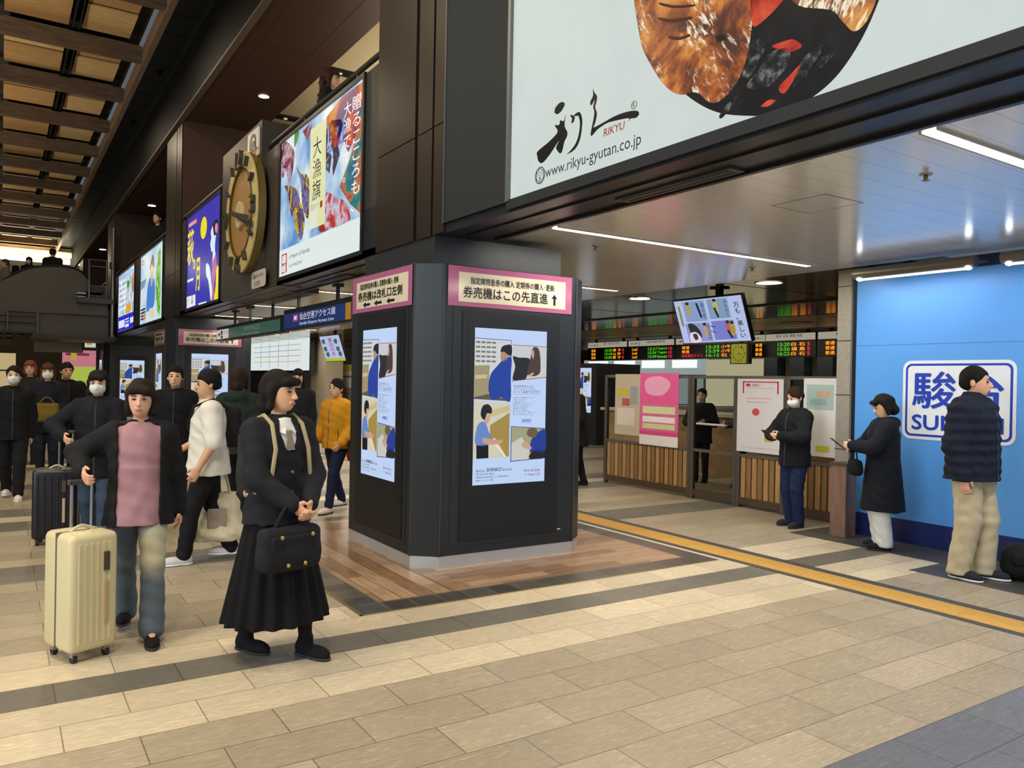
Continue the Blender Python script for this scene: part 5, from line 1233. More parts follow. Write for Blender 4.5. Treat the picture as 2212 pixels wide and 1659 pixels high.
world_children(t)
struct(MB().box(.9, 2.3, 29.8, 29.95, 2.2, 2.62).build('trim_161', mat('a89c8a', .5)))
# daylight windows of the concourse, behind and to the left of the camera
area('window_daylight', (-9, 1.5, 4.2), (0, math.radians(-90), 0), 4.0, 7.0, 850, (.80, .90, 1.0))
area('window_daylight', (4.5, -7.5, 2.6), (math.radians(90), 0, 0), 7.0, 3.4, 230, (.80, .90, 1.0))
for (x, y) in ((-3.5, 13), (-3.5, 21), (-3.5, 32)): area('fill_uplight', (x, y, 4.6), (math.radians(180), 0, 0), .6, 3, 270, (1, .86, .64))  # unseen fill lights, added to brighten the wooden lattice from below
# unseen upward fill, added low down so the gallery ceiling looks lit
area('gallery_fill', (6.2, 11, 4.3), (math.radians(180), 0, 0), 1.0, 6.0, 150, (1, .86, .62))
for k, (px_, py_) in enumerate(((735, 155), (617, 253))):
    q = P(px_, py_, 'z', 6.69)
    t = thing('ceiling_track', 'black track in the gallery ceiling %s' % ('by the curly-haired woman', 'above the round clock panel')[k], 'ceiling track', (6.0, q.y, 6.69), 0, 'gallery ceiling tracks')
    MB().box(4.46, 8.5, q.y-.11, q.y+.11, 6.66, 6.70).build('track', mat('0a0a0a', .5), t); MB().ball((q.x, q.y, 6.66), (.04, .04, .02), 10, 6).build('spotlight', em('d8c8a0', 1.0), t)
    world_children(t)
# ---------------------------------------------------------------- organic modelling: smooth unions of tapered volumes, meshed as ONE surface
class Soft:
    def __init__(s): s.p = []
    def cone(s, a, b, ra, rb, k=.02, sq=(1, 1, 1)):
        s.p.append(('c', np.array(a, float), np.array(b, float), ra, rb, k, np.array(sq, float))); return s
    def ell(s, c, r, k=.02, rot=None, op='+'):
        s.p.append(('e', np.array(c, float), np.array(r, float), rot, k, op)); return s
    def frus(s, c0, c1, r0, r1, k=.02, pl=0, n=0):
        """upright elliptic frustum between c0 and c1 (low to high) with pleats"""
        s.p.append(('f', np.array(c0, float), np.array(c1, float), r0, r1, k, pl, n)); return s
    def box(s, c, h, r=.02, k=.02, op='+', rot=None):
        s.p.append(('b', np.array(c, float), np.array(h, float), r, k, op, rot)); return s
    def cut(s, n, d):
        """keep the side where n.p < d"""
        s.p.append(('k', np.array(n, float), d)); return s
    def bounds(s):
        lo = np.full(3, 9.); hi = np.full(3, -9.)
        for p in s.p:
            if p[0] == 'c':
                r = max(p[3], p[4])/p[6].min(); lo = np.minimum(lo, np.minimum(p[1], p[2])-r); hi = np.maximum(hi, np.maximum(p[1], p[2])+r)
            elif p[0] == 'e' and p[5] == '+': lo = np.minimum(lo, p[1]-p[2].max()); hi = np.maximum(hi, p[1]+p[2].max())
            elif p[0] == 'f':
                r = max(*p[3], *p[4]); q = np.array([r, r, 0]); lo = np.minimum(lo, np.minimum(p[1], p[2])-q); hi = np.maximum(hi, np.maximum(p[1], p[2])+q)
            elif p[0] == 'b' and p[5] == '+': lo = np.minimum(lo, p[1]-np.linalg.norm(p[2])); hi = np.maximum(hi, p[1]+np.linalg.norm(p[2]))
        return lo, hi
    def field(s, h):
        lo, hi = s.bounds(); lo = lo-3*h-.012; hi = hi+3*h+.012
        n = np.ceil((hi-lo)/h).astype(int)+1
        D = np.full(n, .5, dtype=np.float32)
        ax = [lo[i]+h*np.arange(n[i]) for i in range(3)]
        for p in s.p:
            t = p[0]
            if t == 'c': r = max(p[3], p[4])/p[6].min()+p[5]+2*h; a = np.minimum(p[1], p[2])-r; b = np.maximum(p[1], p[2])+r
            elif t == 'e': r = p[2].max()+p[4]+2*h; a = p[1]-r; b = p[1]+r
            elif t == 'f': r = max(*p[3], *p[4])+p[5]+2*h; a = np.minimum(p[1], p[2])-np.array([r, r, p[5]+2*h]); b = np.maximum(p[1], p[2])+np.array([r, r, p[5]+2*h])
            elif t == 'b': r = np.linalg.norm(p[2])+p[4]+2*h; a = p[1]-r; b = p[1]+r
            else: a, b = lo, hi
            i0 = np.clip(((a-lo)/h).astype(int), 0, n-1); i1 = np.clip(((b-lo)/h).astype(int)+2, 1, n)
            if (i1 <= i0).any(): continue
            X, Y, Z = np.meshgrid(ax[0][i0[0]:i1[0]], ax[1][i0[1]:i1[1]], ax[2][i0[2]:i1[2]], indexing='ij')
            sl = tuple(slice(i0[i], i1[i]) for i in range(3)); op = '+'; k = .0
            if t == 'c':
                A, B, ra, rb, k, sq = p[1:]
                ba = (B-A)*sq; L2 = max((ba*ba).sum(), 1e-9)
                px, py, pz = (X-A[0])*sq[0], (Y-A[1])*sq[1], (Z-A[2])*sq[2]
                tt = np.clip((px*ba[0]+py*ba[1]+pz*ba[2])/L2, 0, 1)
                d = np.sqrt((px-tt*ba[0])**2+(py-tt*ba[1])**2+(pz-tt*ba[2])**2)-(ra+tt*(rb-ra))
            elif t == 'e':
                c, r, rot, k, op = p[1:]
                q = np.stack([X-c[0], Y-c[1], Z-c[2]], -1)
                if rot is not None: q = q @ rot
                k0 = np.sqrt(((q/r)**2).sum(-1)); k1 = np.sqrt(((q/r**2)**2).sum(-1))
                d = k0*(k0-1)/np.maximum(k1, 1e-6)
            elif t == 'f':
                c0, c1, r0, r1, k, pl, nn = p[1:]
                tt = np.clip((Z-c0[2])/(c1[2]-c0[2]), 0, 1)
                qx = X-(c0[0]+tt*(c1[0]-c0[0])); qy = Y-(c0[1]+tt*(c1[1]-c0[1]))
                rx = r0[0]+tt*(r1[0]-r0[0]); ry = r0[1]+tt*(r1[1]-r0[1])
                w = 1.0
                if nn: w = 1+pl*(1-.6*tt)*np.cos(nn*np.arctan2(qy/ry, qx/rx))
                d = (np.sqrt((qx/rx)**2+(qy/ry)**2)-w)*np.minimum(rx, ry)
                d = np.maximum(d, np.maximum(c0[2]-Z, Z-c1[2]))
            elif t == 'b':
                c, hh, r, k, op, rot = p[1:]
                q = np.stack([X-c[0], Y-c[1], Z-c[2]], -1)
                if rot is not None: q = q @ rot
                q = np.abs(q)-(hh-r)
                d = np.sqrt((np.maximum(q, 0)**2).sum(-1))+np.minimum(q.max(-1), 0)-r
            else:
                d = X*p[1][0]+Y*p[1][1]+Z*p[1][2]-p[2]; op = 'k'
            C = D[sl]
            if op == '+':
                if k > 0: e = np.maximum(k-np.abs(C-d), 0)/k; D[sl] = np.minimum(C, d)-e*e*k*.25
                else: D[sl] = np.minimum(C, d)
            elif op == '-':
                if k > 0: e = np.maximum(k-np.abs(C+d), 0)/k; D[sl] = np.maximum(C, -d)+e*e*k*.25
                else: D[sl] = np.maximum(C, -d)
            else: D[sl] = np.maximum(C, d)
        return D, lo
    def build(s, name, m, parent=None, h=.008, ripple=None, fold=0):
        D, lo = s.field(h)
        if ripple is not None:
            Z = lo[2]+h*np.arange(D.shape[2]); D = D+(ripple[0]*np.cos(2*PI*Z/ripple[1])).astype(np.float32)[None, None, :]
        if fold:
            X = (lo[0]+h*np.arange(D.shape[0]))[:, None, None]; Y = (lo[1]+h*np.arange(D.shape[1]))[None, :, None]; Z = (lo[2]+h*np.arange(D.shape[2]))[None, None, :]
            D = D+(fold*(np.sin(31*X+17*Z+2.2*np.sin(13*Z+9*Y))*np.sin(23*Y-29*Z+1.7*np.sin(19*X))+.5*np.sin(61*Z+23*X+40*Y))).astype(np.float32)
        S = D < 0; nx, ny, nz = D.shape
        c = [(i, j, k) for i in (0, 1) for j in (0, 1) for k in (0, 1)]
        sub = lambda A, o: A[o[0]:nx-1+o[0], o[1]:ny-1+o[1], o[2]:nz-1+o[2]]
        cnt = sum(sub(S, o).astype(np.int8) for o in c)
        cells = np.argwhere((cnt > 0) & (cnt < 8))
        if len(cells) == 0: return None
        idx = np.full((nx-1, ny-1, nz-1), -1, np.int32); idx[tuple(cells.T)] = np.arange(len(cells))
        V = np.array([D[tuple((cells+np.array(o)).T)] for o in c])
        acc = np.zeros((len(cells), 3)); num = np.zeros(len(cells))
        for a in range(8):
            for b in range(a+1, 8):
                oa, ob = np.array(c[a]), np.array(c[b])
                if np.abs(oa-ob).sum() != 1: continue
                m_ = (V[a] < 0) != (V[b] < 0)
                tt = V[a][m_]/(V[a][m_]-V[b][m_])
                acc[m_] += oa+(ob-oa)*tt[:, None]; num[m_] += 1
        verts = (cells+acc/num[:, None])*h+lo
        quads = []
        for axis in range(3):
            o = [0, 0, 0]; o[axis] = 1
            A = S[:nx-o[0], :ny-o[1], :nz-o[2]]; B = S[o[0]:, o[1]:, o[2]:]
            e = np.argwhere(A != B)
            u, v = [(1, 2), (2, 0), (0, 1)][axis]
            ok = (e[:, u] > 0) & (e[:, v] > 0) & (e[:, u] < D.shape[u]-1) & (e[:, v] < D.shape[v]-1)
            e = e[ok]; ins = A[tuple(e.T)]
            du = np.zeros(3, int); du[u] = 1; dv = np.zeros(3, int); dv[v] = 1
            q = np.stack([idx[tuple((e-du-dv).T)], idx[tuple((e-dv).T)], idx[tuple(e.T)], idx[tuple((e-du).T)]], 1)
            q[~ins] = q[~ins][:, ::-1]; quads.append(q)
        Q = np.concatenate(quads); Q = Q[(Q >= 0).all(1)]
        me = bpy.data.meshes.new(name)
        me.vertices.add(len(verts)); me.vertices.foreach_set('co', verts.astype(np.float32).ravel())
        me.loops.add(len(Q)*4); me.loops.foreach_set('vertex_index', Q.astype(np.int32).ravel())
        me.polygons.add(len(Q)); me.polygons.foreach_set('loop_start', np.arange(len(Q), dtype=np.int32)*4)
        me.update(calc_edges=True); me.validate()
        me.polygons.foreach_set('use_smooth', [True]*len(me.polygons))
        me.materials.append(m)
        o = bpy.data.objects.new(name, me); COL.objects.link(o)
        if parent is not None: o.parent = parent
        return o
def rotm(yaw=0, nod=0, roll=0):
    return np.array((Matrix.Rotation(yaw, 3, 'Z') @ Matrix.Rotation(nod, 3, 'X') @ Matrix.Rotation(roll, 3, 'Y')))
def V3(*a): return np.array(a, float)
def ik(a, b, l1, l2, hint):
    a, b = V3(*a), V3(*b); d = b-a; L = np.linalg.norm(d); Lm = (l1+l2)*.995
    if L > Lm: b = a+d/L*Lm; d = b-a; L = Lm
    x = (l1*l1-l2*l2+L*L)/(2*L); y = math.sqrt(max(l1*l1-x*x, 0)); u = d/L
    hn = V3(*hint); hn = hn-u*hn.dot(u); hn /= max(np.linalg.norm(hn), 1e-6)
    return a+u*x+hn*y, b
SKINS = {}
def skin(c='d9a988'): return mat(c, .5, noise=.06, nscale=20)
CLOTH = lambda c, n=.12: mat(c, .85, noise=n, nscale=14, spec=.25, bump=.15)
from mathutils.bvhtree import BVHTree
def surf_line(o, x, z0, z1, n=14):
    me = o.data; tr = BVHTree.FromPolygons([v.co for v in me.vertices], [tuple(p.vertices) for p in me.polygons])
    out = []
    for k in range(n):
        h_ = tr.ray_cast(Vector((x, -1.0, z0+(z1-z0)*k/(n-1))), Vector((0, 1, 0)))[0]
        if h_ is not None: out.append(h_)
    return out
def person(loc, rz, Hh, label, group=None, male=False, tgt=None, feet=None, lean=0.0, head=(0, 0), skinc='dcae8c', hair=('short', '17140f'), top=None, inner=None, bottom=None, shoe='1a1a1c', mask=False, h=.009, sole=None, legskin=None, twist=0, waist_only=False):
    """local frame: faces -Y, left hand on +X. tgt = wrist targets (L, R); feet = (x, y, lift, toe) for L, R"""
    t = thing('person', label, 'person', loc, rz, group)
    s = Hh
    bw = 1.06 if male else .96
    sw, hipw = (.106 if male else .093)*s, .052*s
    up = lambda z: lean*max(0, (z-.52))/.33
    C = lambda z, x=0., y=0.: V3(x, y-up(z/s)*1.0, z)
    pel, che, nb = C(.53*s), C(.73*s), C(.835*s)
    tw = math.radians(twist)
    shL = C(.796*s, sw*math.cos(tw), sw*math.sin(tw)); shR = C(.796*s, -sw*math.cos(tw), -sw*math.sin(tw))
    feet = feet or ((.075, .0, 0, 0), (-.075, .0, 0, 0))
    tgt = tgt or ((.19, .02, .47*s), (-.19, .02, .47*s))
    hints = tgt[2] if len(tgt) > 2 else ((.6, 1, -.2), (-.6, 1, -.2))
    eL, wL = ik(shL, tgt[0], .168*s, .150*s, hints[0]); eR, wR = ik(shR, tgt[1], .168*s, .150*s, hints[1])
    legs = []
    for sx, f in ((1, feet[0]), (-1, feet[1])):
        hip = V3(sx*hipw, 0, .515*s); an = V3(f[0], f[1], .05*s+f[2]); kn, an = ik(hip, an, .240*s, .229*s, (sx*.05, -1, 0)); legs.append((hip, kn, an, f))
    fine = h
    # ---- body: one continuous surface
    b = Soft()
    b.ell(che, (.100*s*bw, .066*s, .115*s), .03).ell(C(.63*s), (.080*s*bw, .06*s, .10*s), .03).ell(pel, (.095*s*bw, .066*s, .075*s), .03)
    b.cone(nb+V3(.02*s, 0, -.03*s), shL, .034*s, .034*s, .03).cone(nb+V3(-.02*s, 0, -.03*s), shR, .034*s, .034*s, .03)
    hc = nb+V3(0, -.012*s, .098*s)
    Rh = rotm(math.radians(head[0]), math.radians(head[1]))
    hp = lambda x, y, z: hc+Rh @ (V3(x, y, z)*(s/1.62))
    q = s/1.62; e_ = lambda *r: tuple(np.array(r)*q)
    b.cone(nb+V3(0, .008, -.02), hc+V3(0, .012*q, -.03*q), .042*q*(1.15 if male else 1), .042*q*(1.1 if male else .95), .03)
    b.ell(hp(0, .014, .035), e_(.073, .092, .084), .02, Rh).ell(hp(0, -.018, -.030), e_(.060, .066, .074), .03, Rh).ell(hp(0, -.048, -.078), e_(.028, .028, .024), .03, Rh)
    if fine < .013:
        for sx in (1, -1): b.ell(hp(sx*.030, -.089, .006), e_(.017, .012, .010), .012, Rh, '-')
        b.cone(hp(0, -.083, .010), hp(0, -.104, -.026), .007*q, .012*q, .012).ell(hp(0, -.094, -.031), e_(.017, .010, .008), .008, Rh)
        b.ell(hp(0, -.086, -.056), e_(.022, .009, .0065), .008, Rh).ell(hp(0, -.085, -.066), e_(.018, .009, .006), .008, Rh)
    for sx in (1, -1): b.ell(hp(sx*.074, .014, -.008), e_(.010, .020, .031), .008, Rh)
    for (S_, E_2, W_, sx) in ((shL, eL, wL, 1), (shR, eR, wR, -1)):
        b.cone(S_, E_2, .032*s, .026*s, .03).cone(E_2, W_, .026*s, .0165*s, .02)
        d = (W_-E_2); d /= np.linalg.norm(d)
        # hand: palm, four curled fingers, thumb from its side
        n = V3(sx*1., 0, 0) if abs(d[0]) < .8 else V3(0, 0, 1.)
        wv = np.cross(d, n); wv /= np.linalg.norm(wv); n = np.cross(wv, d)       # wv: across the knuckles, n: back of the hand
        if wv[1] > 0 and abs(d[2]) > .6: wv = -wv                                  # thumb side forward when the arm hangs
        if abs(d[2]) <= .6 and wv[2] < 0: wv = -wv
        pn = -n*1.0
        Rp = np.stack([d, wv, n], 1); hs = s/1.66
        b.ell(W_+d*.048*hs, tuple(np.array((.050, .040, .017))*hs), .012, Rp)
        for j, (o_, ln) in enumerate(((.030, .034), (.011, .038), (-.010, .036), (-.029, .029))):
            k0 = W_+d*.082*hs+wv*o_*hs; k1 = k0+(d*.88+pn*.42)*ln*hs; k2 = k1+(d*.30+pn*.95)*ln*.75*hs
            b.cone(k0, k1, .0095*hs, .0088*hs, .004).cone(k1, k2, .0088*hs, .0078*hs, .004)
        th = W_+d*.022*hs+wv*.030*hs
        b.cone(th, th+(d*.55+wv*.7+pn*.25)*.036*hs, .0125*hs, .0105*hs, .008).cone(th+(d*.55+wv*.7+pn*.25)*.036*hs, th+(d*.55+wv*.7+pn*.25)*.036*hs+(d*.9+pn*.45)*.030*hs, .0105*hs, .0085*hs, .004)
    if not waist_only:
        for hip, kn, an, f in legs:
            b.cone(hip, kn, .052*s, .034*s, .03).cone(kn, an, .033*s, .021*s, .02)
            td = V3(math.sin(math.radians(f[3])), -math.cos(math.radians(f[3])), 0); b.cone(an+V3(0, 0, -.03*s), an+td*.07*s+V3(0, 0, -.033*s), .018*s, .014*s, .02)
    b.build('body', skin(skinc), t, fine)
    # ---- face details
    if fine < .013:
        for sx in (1, -1):
            MB().ball((0, 0, 0), (1, 1, 1), 12, 8).build('eye', mat('1c1512', .25), t).matrix_local = Matrix.Translation(hp(sx*.030, -.0795, .006)) @ Matrix(Rh.tolist()).to_4x4() @ Matrix.Diagonal((.0125*q, .007*q, .0060*q, 1))
            MB().ball((0, 0, 0), (1, 1, 1), 10, 6).build('eyebrow', mat(hair[1], .7), t).matrix_local = Matrix.Translation(hp(sx*.032, -.0835, .028)) @ Matrix(Rh.tolist()).to_4x4() @ Matrix.Diagonal((.020*q, .007*q, .0034*q, 1))
        if not mask:
            MB().ball((0, 0, 0), (1, 1, 1), 12, 6).build('lips', mat('b06a5c', .4), t).matrix_local = Matrix.Translation(hp(0, -.0885, -.060)) @ Matrix(Rh.tolist()).to_4x4() @ Matrix.Diagonal((.022*q, .007*q, .0085*q, 1))
    if mask:
        m_ = Soft().ell(hp(0, -.026, -.040), e_(.069, .084, .064), .01, Rh).cone(hp(0, -.088, .004), hp(0, -.108, -.03), .010*q, .014*q, .02)
        m_.cut(Rh @ V3(0, 1, 0), (Rh @ V3(0, 1, 0)).dot(hp(0, -.022, 0))); m_.cut(Rh @ V3(0, 0, 1), (Rh @ V3(0, 0, 1)).dot(hp(0, 0, .004)))
        m_.build('face_mask', mat('dcdcd8', .8), t, fine)
    # ---- hair
    hs_, hcol = hair[0], CLOTH(hair[1], .3) if hair[0] != 'cap' else CLOTH(hair[1])
    g = Soft().ell(hp(0, .022, .046), e_(.084, .098, .086), .02, Rh)
    if hs_ in ('bob', 'long', 'curly'):
        lnz = {'bob': -.085, 'long': -.20, 'curly': -.30}[hs_]
        for sx in (1, -1): g.cone(hp(sx*.070, .010, .02), hp(sx*.072, .012, lnz), .026*q, .024*q, .03)
        g.cone(hp(0, .075, .0), hp(0, .085, lnz), .060*q, .055*q, .04)
        if hs_ == 'curly':
            for j in range(26): g.ell(hp(random.uniform(-.09, .09), random.uniform(.03, .13), random.uniform(-.33, .02)), e_(.026, .026, .026), .012)
    elif hs_ == 'bun':
        g.ell(hp(0, .095, .10), e_(.045, .042, .042), .02); g.ell(hp(0, .06, -.01), e_(.070, .060, .06), .03)
    else:
        g.ell(hp(0, .055, -.005), e_(.074, .060, .060), .03)
        for sx in (1, -1): g.cone(hp(sx*.070, -.01, .03), hp(sx*.072, .0, -.005), .014*q, .010*q, .02)
    g.ell(hp(0, -.092, -.025), e_(.060, .060, .064), .012, Rh, '-')
    if hs_ in ('bob', 'long', 'curly', 'fringe'): g.cone(hp(-.045, -.072, .062), hp(.045, -.072, .062), .024*q, .024*q, .02)
    g.build('hair', hcol, t, fine, None, .004)
    # ---- clothing
    def upper(name, m, infl, hem, sleeve=1.0, front_open=False, long_to=None, hood=False, ripple=None, flare=.0, collar=.0, vneck=0):
        c = Soft()
        i = infl
        c.ell(che, (.108*s*bw+i, .074*s+i, .118*s+i*.6), .04).ell(C(.64*s), (.092*s*bw+i, .070*s+i, .11*s), .05)
        c.cone(nb+V3(.022*s, .005, -.036*s), shL+V3(-.012, 0, -.004), .032*s+i*.6, .036*s+i*.7, .04).cone(nb+V3(-.022*s, .005, -.036*s), shR+V3(.012, 0, -.004), .032*s+i*.6, .036*s+i*.7, .04)
        c.frus(C(hem*s), C(.66*s), (.102*s*bw+i+flare, .080*s+i+flare), (.092*s*bw+i, .070*s+i), .03)
        for (S_, E_2, W_) in ((shL, eL, wL), (shR, eR, wR)):
            c.cone(S_, E_2, .037*s+i*.8, .032*s+i*.7, .03)
            if sleeve > .55:
                W2 = E_2+(W_-E_2)*(sleeve-.5)*2*.97; c.cone(E_2, W2, .032*s+i*.7, .025*s+i*.5, .03)
        if hood: c.ell(nb+V3(0, .05*s, -.012*s), (.075*s, .05*s, .042*s), .03); c.cone(nb+V3(-.04*s, -.005, -.01*s), nb+V3(.04*s, -.005, -.01*s), .035*s, .035*s, .03)
        if collar: c.frus(nb+V3(0, .004, -.03*s), nb+V3(0, .002, collar*s), (.058*s, .056*s), (.047*s, .048*s), .02)
        c.cut((0, 0, -1), -hem*s)
        if front_open: c.box(che+V3(0, -.16, -.12), (front_open*s, .12, .42), .01, .01, '-')
        if vneck: c.ell(nb+V3(0, -.075*s, -.03*s), (.034*s, .045*s, vneck*s), .006, None, '-')
        c.cut((0, 0, 1), (nb[2]+max(collar, .02 if not hood else .06)*s))
        return c.build(name, m, t, h, ripple, .0032)
    if inner: upper(inner[0], CLOTH(inner[1]), .004, inner[2], inner[3] if len(inner) > 3 else .6, flare=inner[4] if len(inner) > 4 else 0, collar=.005)
    top_ob = None
    if top: top_ob = upper(top['name'], CLOTH(top['c']), top.get('i', .014), top['hem'], top.get('sleeve', 1.0), top.get('open', False), None, top.get('hood', False), top.get('ripple'), top.get('flare', 0), top.get('collar', 0), top.get('vneck', 0))
    if top_ob is not None and top.get('zip'):
        ln = surf_line(top_ob, 0.0, top['hem']*s+.01, nb[2]-.01)
        if len(ln) > 3: MB().tube(ln, .0045, 6).build('zip', mat(top['zip'], .4, .4), t)
        for sx in (1, -1):
            ln = surf_line(top_ob, sx*.075*s, top['hem']*s+.06*s, top['hem']*s+.15*s, 5)
            if len(ln) > 3: MB().tube(ln, .004, 6).build('pocket_seam', mat('060607', .8), t)
    if bottom and not waist_only:
        kind, col_ = bottom[0], bottom[1]
        m = CLOTH(col_, .2) if isinstance(col_, str) else col_
        if legskin:
            c = Soft()
            for hip, kn, an, f in legs: c.cone(hip, kn, .054*s, .0355*s, .03).cone(kn, an, .0345*s, .0225*s, .02)
            c.build('tights', CLOTH(legskin), t, h)
        if kind == 'skirt':
            z0 = bottom[2]*s; fx = (legs[0][2]+legs[1][2])/2; 
            Soft().frus(V3(fx[0]*.8, fx[1]*.8, z0), C(.60*s), (.185*s, .165*s), (.088*s*bw, .068*s), .02, .055, 18).ell(pel, (.104*s, .078*s, .08*s), .04).build('skirt', m, t, h)
        else:
            fl_ = {'slim': 0, 'straight': .008, 'wide': .028, 'flare': .004}[kind]
            c = Soft().ell(pel+V3(0, 0, -.005*s), (.101*s*bw, .074*s, .078*s), .03).frus(C(.545*s), C(.615*s), (.098*s*bw, .072*s), (.088*s*bw, .066*s), .02)
            for hip, kn, an, f in legs:
                c.cone(hip+V3(0, 0, .01), kn, .058*s+fl_*.6, .041*s+fl_, .03).cone(kn, an+V3(0, 0, -.012*s), .040*s+fl_, .031*s+fl_*1.2+(.018 if kind == 'flare' else 0), .02)
                c.cut((0, 0, -1), -.022*s)
            c.build('trousers', m, t, h, None, .0030)
    if not waist_only:
        for hip, kn, an, f in legs:
            a = math.radians(f[3]); td = V3(math.sin(a), -math.cos(a), 0); base = V3(an[0], an[1], f[2]); Rf = rotm(a)
            sh_ = Soft().ell(base+td*.055*s+V3(0, 0, .020*s), (.027*s, .060*s, .026*s), .02, Rf).ell(base-td*.012*s+V3(0, 0, .028*s), (.024*s, .032*s, .034*s), .02, Rf).cone(base+V3(0, 0, .03*s), base+V3(0, 0, .062*s), .026*s, .027*s, .02)
            sh_.cut((0, 0, -1), -(f[2]+.006)); so = sh_.build('shoe', CLOTH(shoe), t, min(h, .008))
            sl = Soft().ell(base+td*.055*s+V3(0, 0, .012), (.029*s, .063*s, .022), .01, Rf).ell(base-td*.012*s+V3(0, 0, .012), (.026*s, .034*s, .022), .01, Rf)
            sl.cut((0, 0, -1), -(f[2]+.001)); sl.cut((0, 0, 1), f[2]+.018)
            sl.build('sole', mat(sole or '2a2826', .7), so, .007)
    return dict(root=t, wL=wL, wR=wR, eL=eL, eR=eR, shL=shL, shR=shR, hc=hc, nb=nb, s=s, C=C)
def to_world(p, v):
    a = p['root'].rotation_euler.z; v = V3(*v)
    return Vector((v[0]*math.cos(a)-v[1]*math.sin(a), v[0]*math.sin(a)+v[1]*math.cos(a), v[2]))+Vector(p['root'].location)
# ---------------------------------------------------------------- people and what they carry
def soft_bag(name, label, cat, loc, rz, hx, hy, hz, col, group=None, straps=None, flap=False, taper=.85, h=.010, buckle=None):
    t = thing(name, label, cat, loc, rz, group)
    b = Soft().box((0, 0, hz), (hx, hy, hz), min(hx, hy, hz)*.75, .02).ell((0, 0, hz*.72), (hx*.98, hy*1.25, hz*.62), .05)
    b.build('bag_body', CLOTH(col), t, h)
    if flap: Soft().box((0, -hy*.75, hz*1.25), (hx*.8, hy*.45, hz*.42), hy*.3, .01).build('front_pocket', CLOTH(col), t, h)
    for st in (straps or []): MB().tube(st[0], st[1], 8).build(st[2] if len(st) > 2 else 'strap', CLOTH(st[3] if len(st) > 3 else col), t, smooth=True)
    if buckle:
        for q in buckle: MB().ball(q, (.012, .008, .012), 10, 6).build('stud', mat('b8964a', .3, .8), t)
    return t
def arc(a, b, hgt, n=8):
    a, b = Vector(a), Vector(b)
    return [a.lerp(b, k/n)+Vector((0, 0, hgt*math.sin(PI*k/n))) for k in range(n+1)]
def suitcase(label, loc, rz, w, d, hh, col, grip, trim='8f8a80'):
    t = thing('suitcase', label, 'suitcase', loc, rz, 'rolling suitcases')
    m = mat(col, .38, noise=.03); g = mat(trim, .3, .6)
    MB().rbox(-w/2, w/2, -d/2, d/2, .055, hh, .035, 4).build('shell', m, t, smooth=True)
    b = MB(); n = 6
    for k in range(n):
        x = -w/2+.05+(w-.1)*k/(n-1); b.rbox(x-.008, x+.008, -d/2-.005, d/2+.005, .10, hh-.05, .004, 2)
    b.build('rib', m, t)
    MB().box(-w/2-.003, w/2+.003, -.006, .006, .06, hh+.002).build('zip_seam', mat('6a6456', .5), t)
    MB().rbox(w*.18, w*.18+.024, -d/2-.016, -d/2+.002, hh*.30, hh*.62, .004, 2).build('side_handle', mat('b89a78', .5), t)
    MB().rbox(w*.18-.004, w*.18+.028, -d/2-.014, -d/2+.002, hh*.70, hh*.85, .004, 2).build('lock', mat('4a4034', .4), t)
    MB().tube(arc((-.06, 0, hh-.005), (.06, 0, hh-.005), .03), .009, 8).build('top_handle', mat('c8bfa0', .4), t)
    for x in (0, .11): MB().tube([(x, d/2-.035, hh-.02), (x, d/2-.035, grip)], .009, 8).build('telescopic_tube', mat('a8acb0', .25, .9), t)
    MB().rbox(-.022, .132, d/2-.051, d/2-.019, grip-.015, grip+.015, .008, 2).build('grip', mat('3a3a3a', .5), t)
    for sx in (-1, 1):
        for sy in (-1, 1):
            f = MB().box(sx*(w/2-.045)-.014, sx*(w/2-.045)+.014, sy*(d/2-.045)-.018, sy*(d/2-.045)+.018, .03, .07).build('caster_fork', mat(trim, .5), t)
            MB().disc((sx*(w/2-.045)-.011, sy*(d/2-.045), .025), (1, 0, 0), .025, .022, 18).build('wheel', mat('1e1e1e', .6), f)
    return t
R_ = math.radians
JK = lambda c, hem, **k: dict(dict(name='jacket', c=c, hem=hem, zip='4a4a4e' if k.get('hood') else None), **k)
# schoolgirl-like woman in a long pleated skirt, right of the suitcase pair
p1 = person((1.30, 4.37, 0), R_(14), 1.57, 'woman in a dark buttoned blazer and long black pleated skirt, hands clasped over a handbag', tgt=((.055, -.235, .865), (-.045, -.235, .865), ((.8, .5, -.2), (-.8, .5, -.2))),
            feet=((.115, -.13, 0, 12), (-.11, .12, .02, 14)), head=(24, 4), hair=('bob', '1c1511'), legskin='141416', top=JK('1f1f24', .475, i=.020, vneck=.075, flare=.022), inner=('blouse', 'e4e2da', .55, .5), bottom=('skirt', '0b0b0d', .135), shoe='121214', h=.0068, skinc='dba883')
r = p1['root']
for z in (1.03, .92): MB().ball((.0, -.150+(1.0-z)*.02, z), (.012, .010, .012), 12, 6).build('button', mat('7a6a3c', .35, .6), r)
MB().prism([(-.012, -.108, 1.255), (.012, -.108, 1.255), (.020, -.132, 1.15), (-.020, -.132, 1.15)], (0, -.010, 0)).build('ribbon_tie', CLOTH('8a8272'), r)
for sx in (-1, 1): MB().prism([(sx*.008, -.082, 1.275), (sx*.062, -.035, 1.30), (sx*.066, -.075, 1.25), (sx*.03, -.115, 1.235)], (0, -.010, .002)).build('collar', CLOTH('e8e6de'), r)
q = to_world(p1, (-.07, -.245, .45))
t = soft_bag('handbag', 'black studded handbag hanging before the long-skirted woman', 'handbag', (q.x, q.y, .53), R_(14), .175, .055, .115, '1e1f22', None, [(arc((-.09, 0, .21), (.09, 0, .21), .13), .009, 'handle')], True, h=.008, buckle=((-.09, -.085, .19), (.09, -.085, .19), (-.05, -.08, .04), (.05, -.08, .04)))
q = to_world(p1, (0, .185, 0))
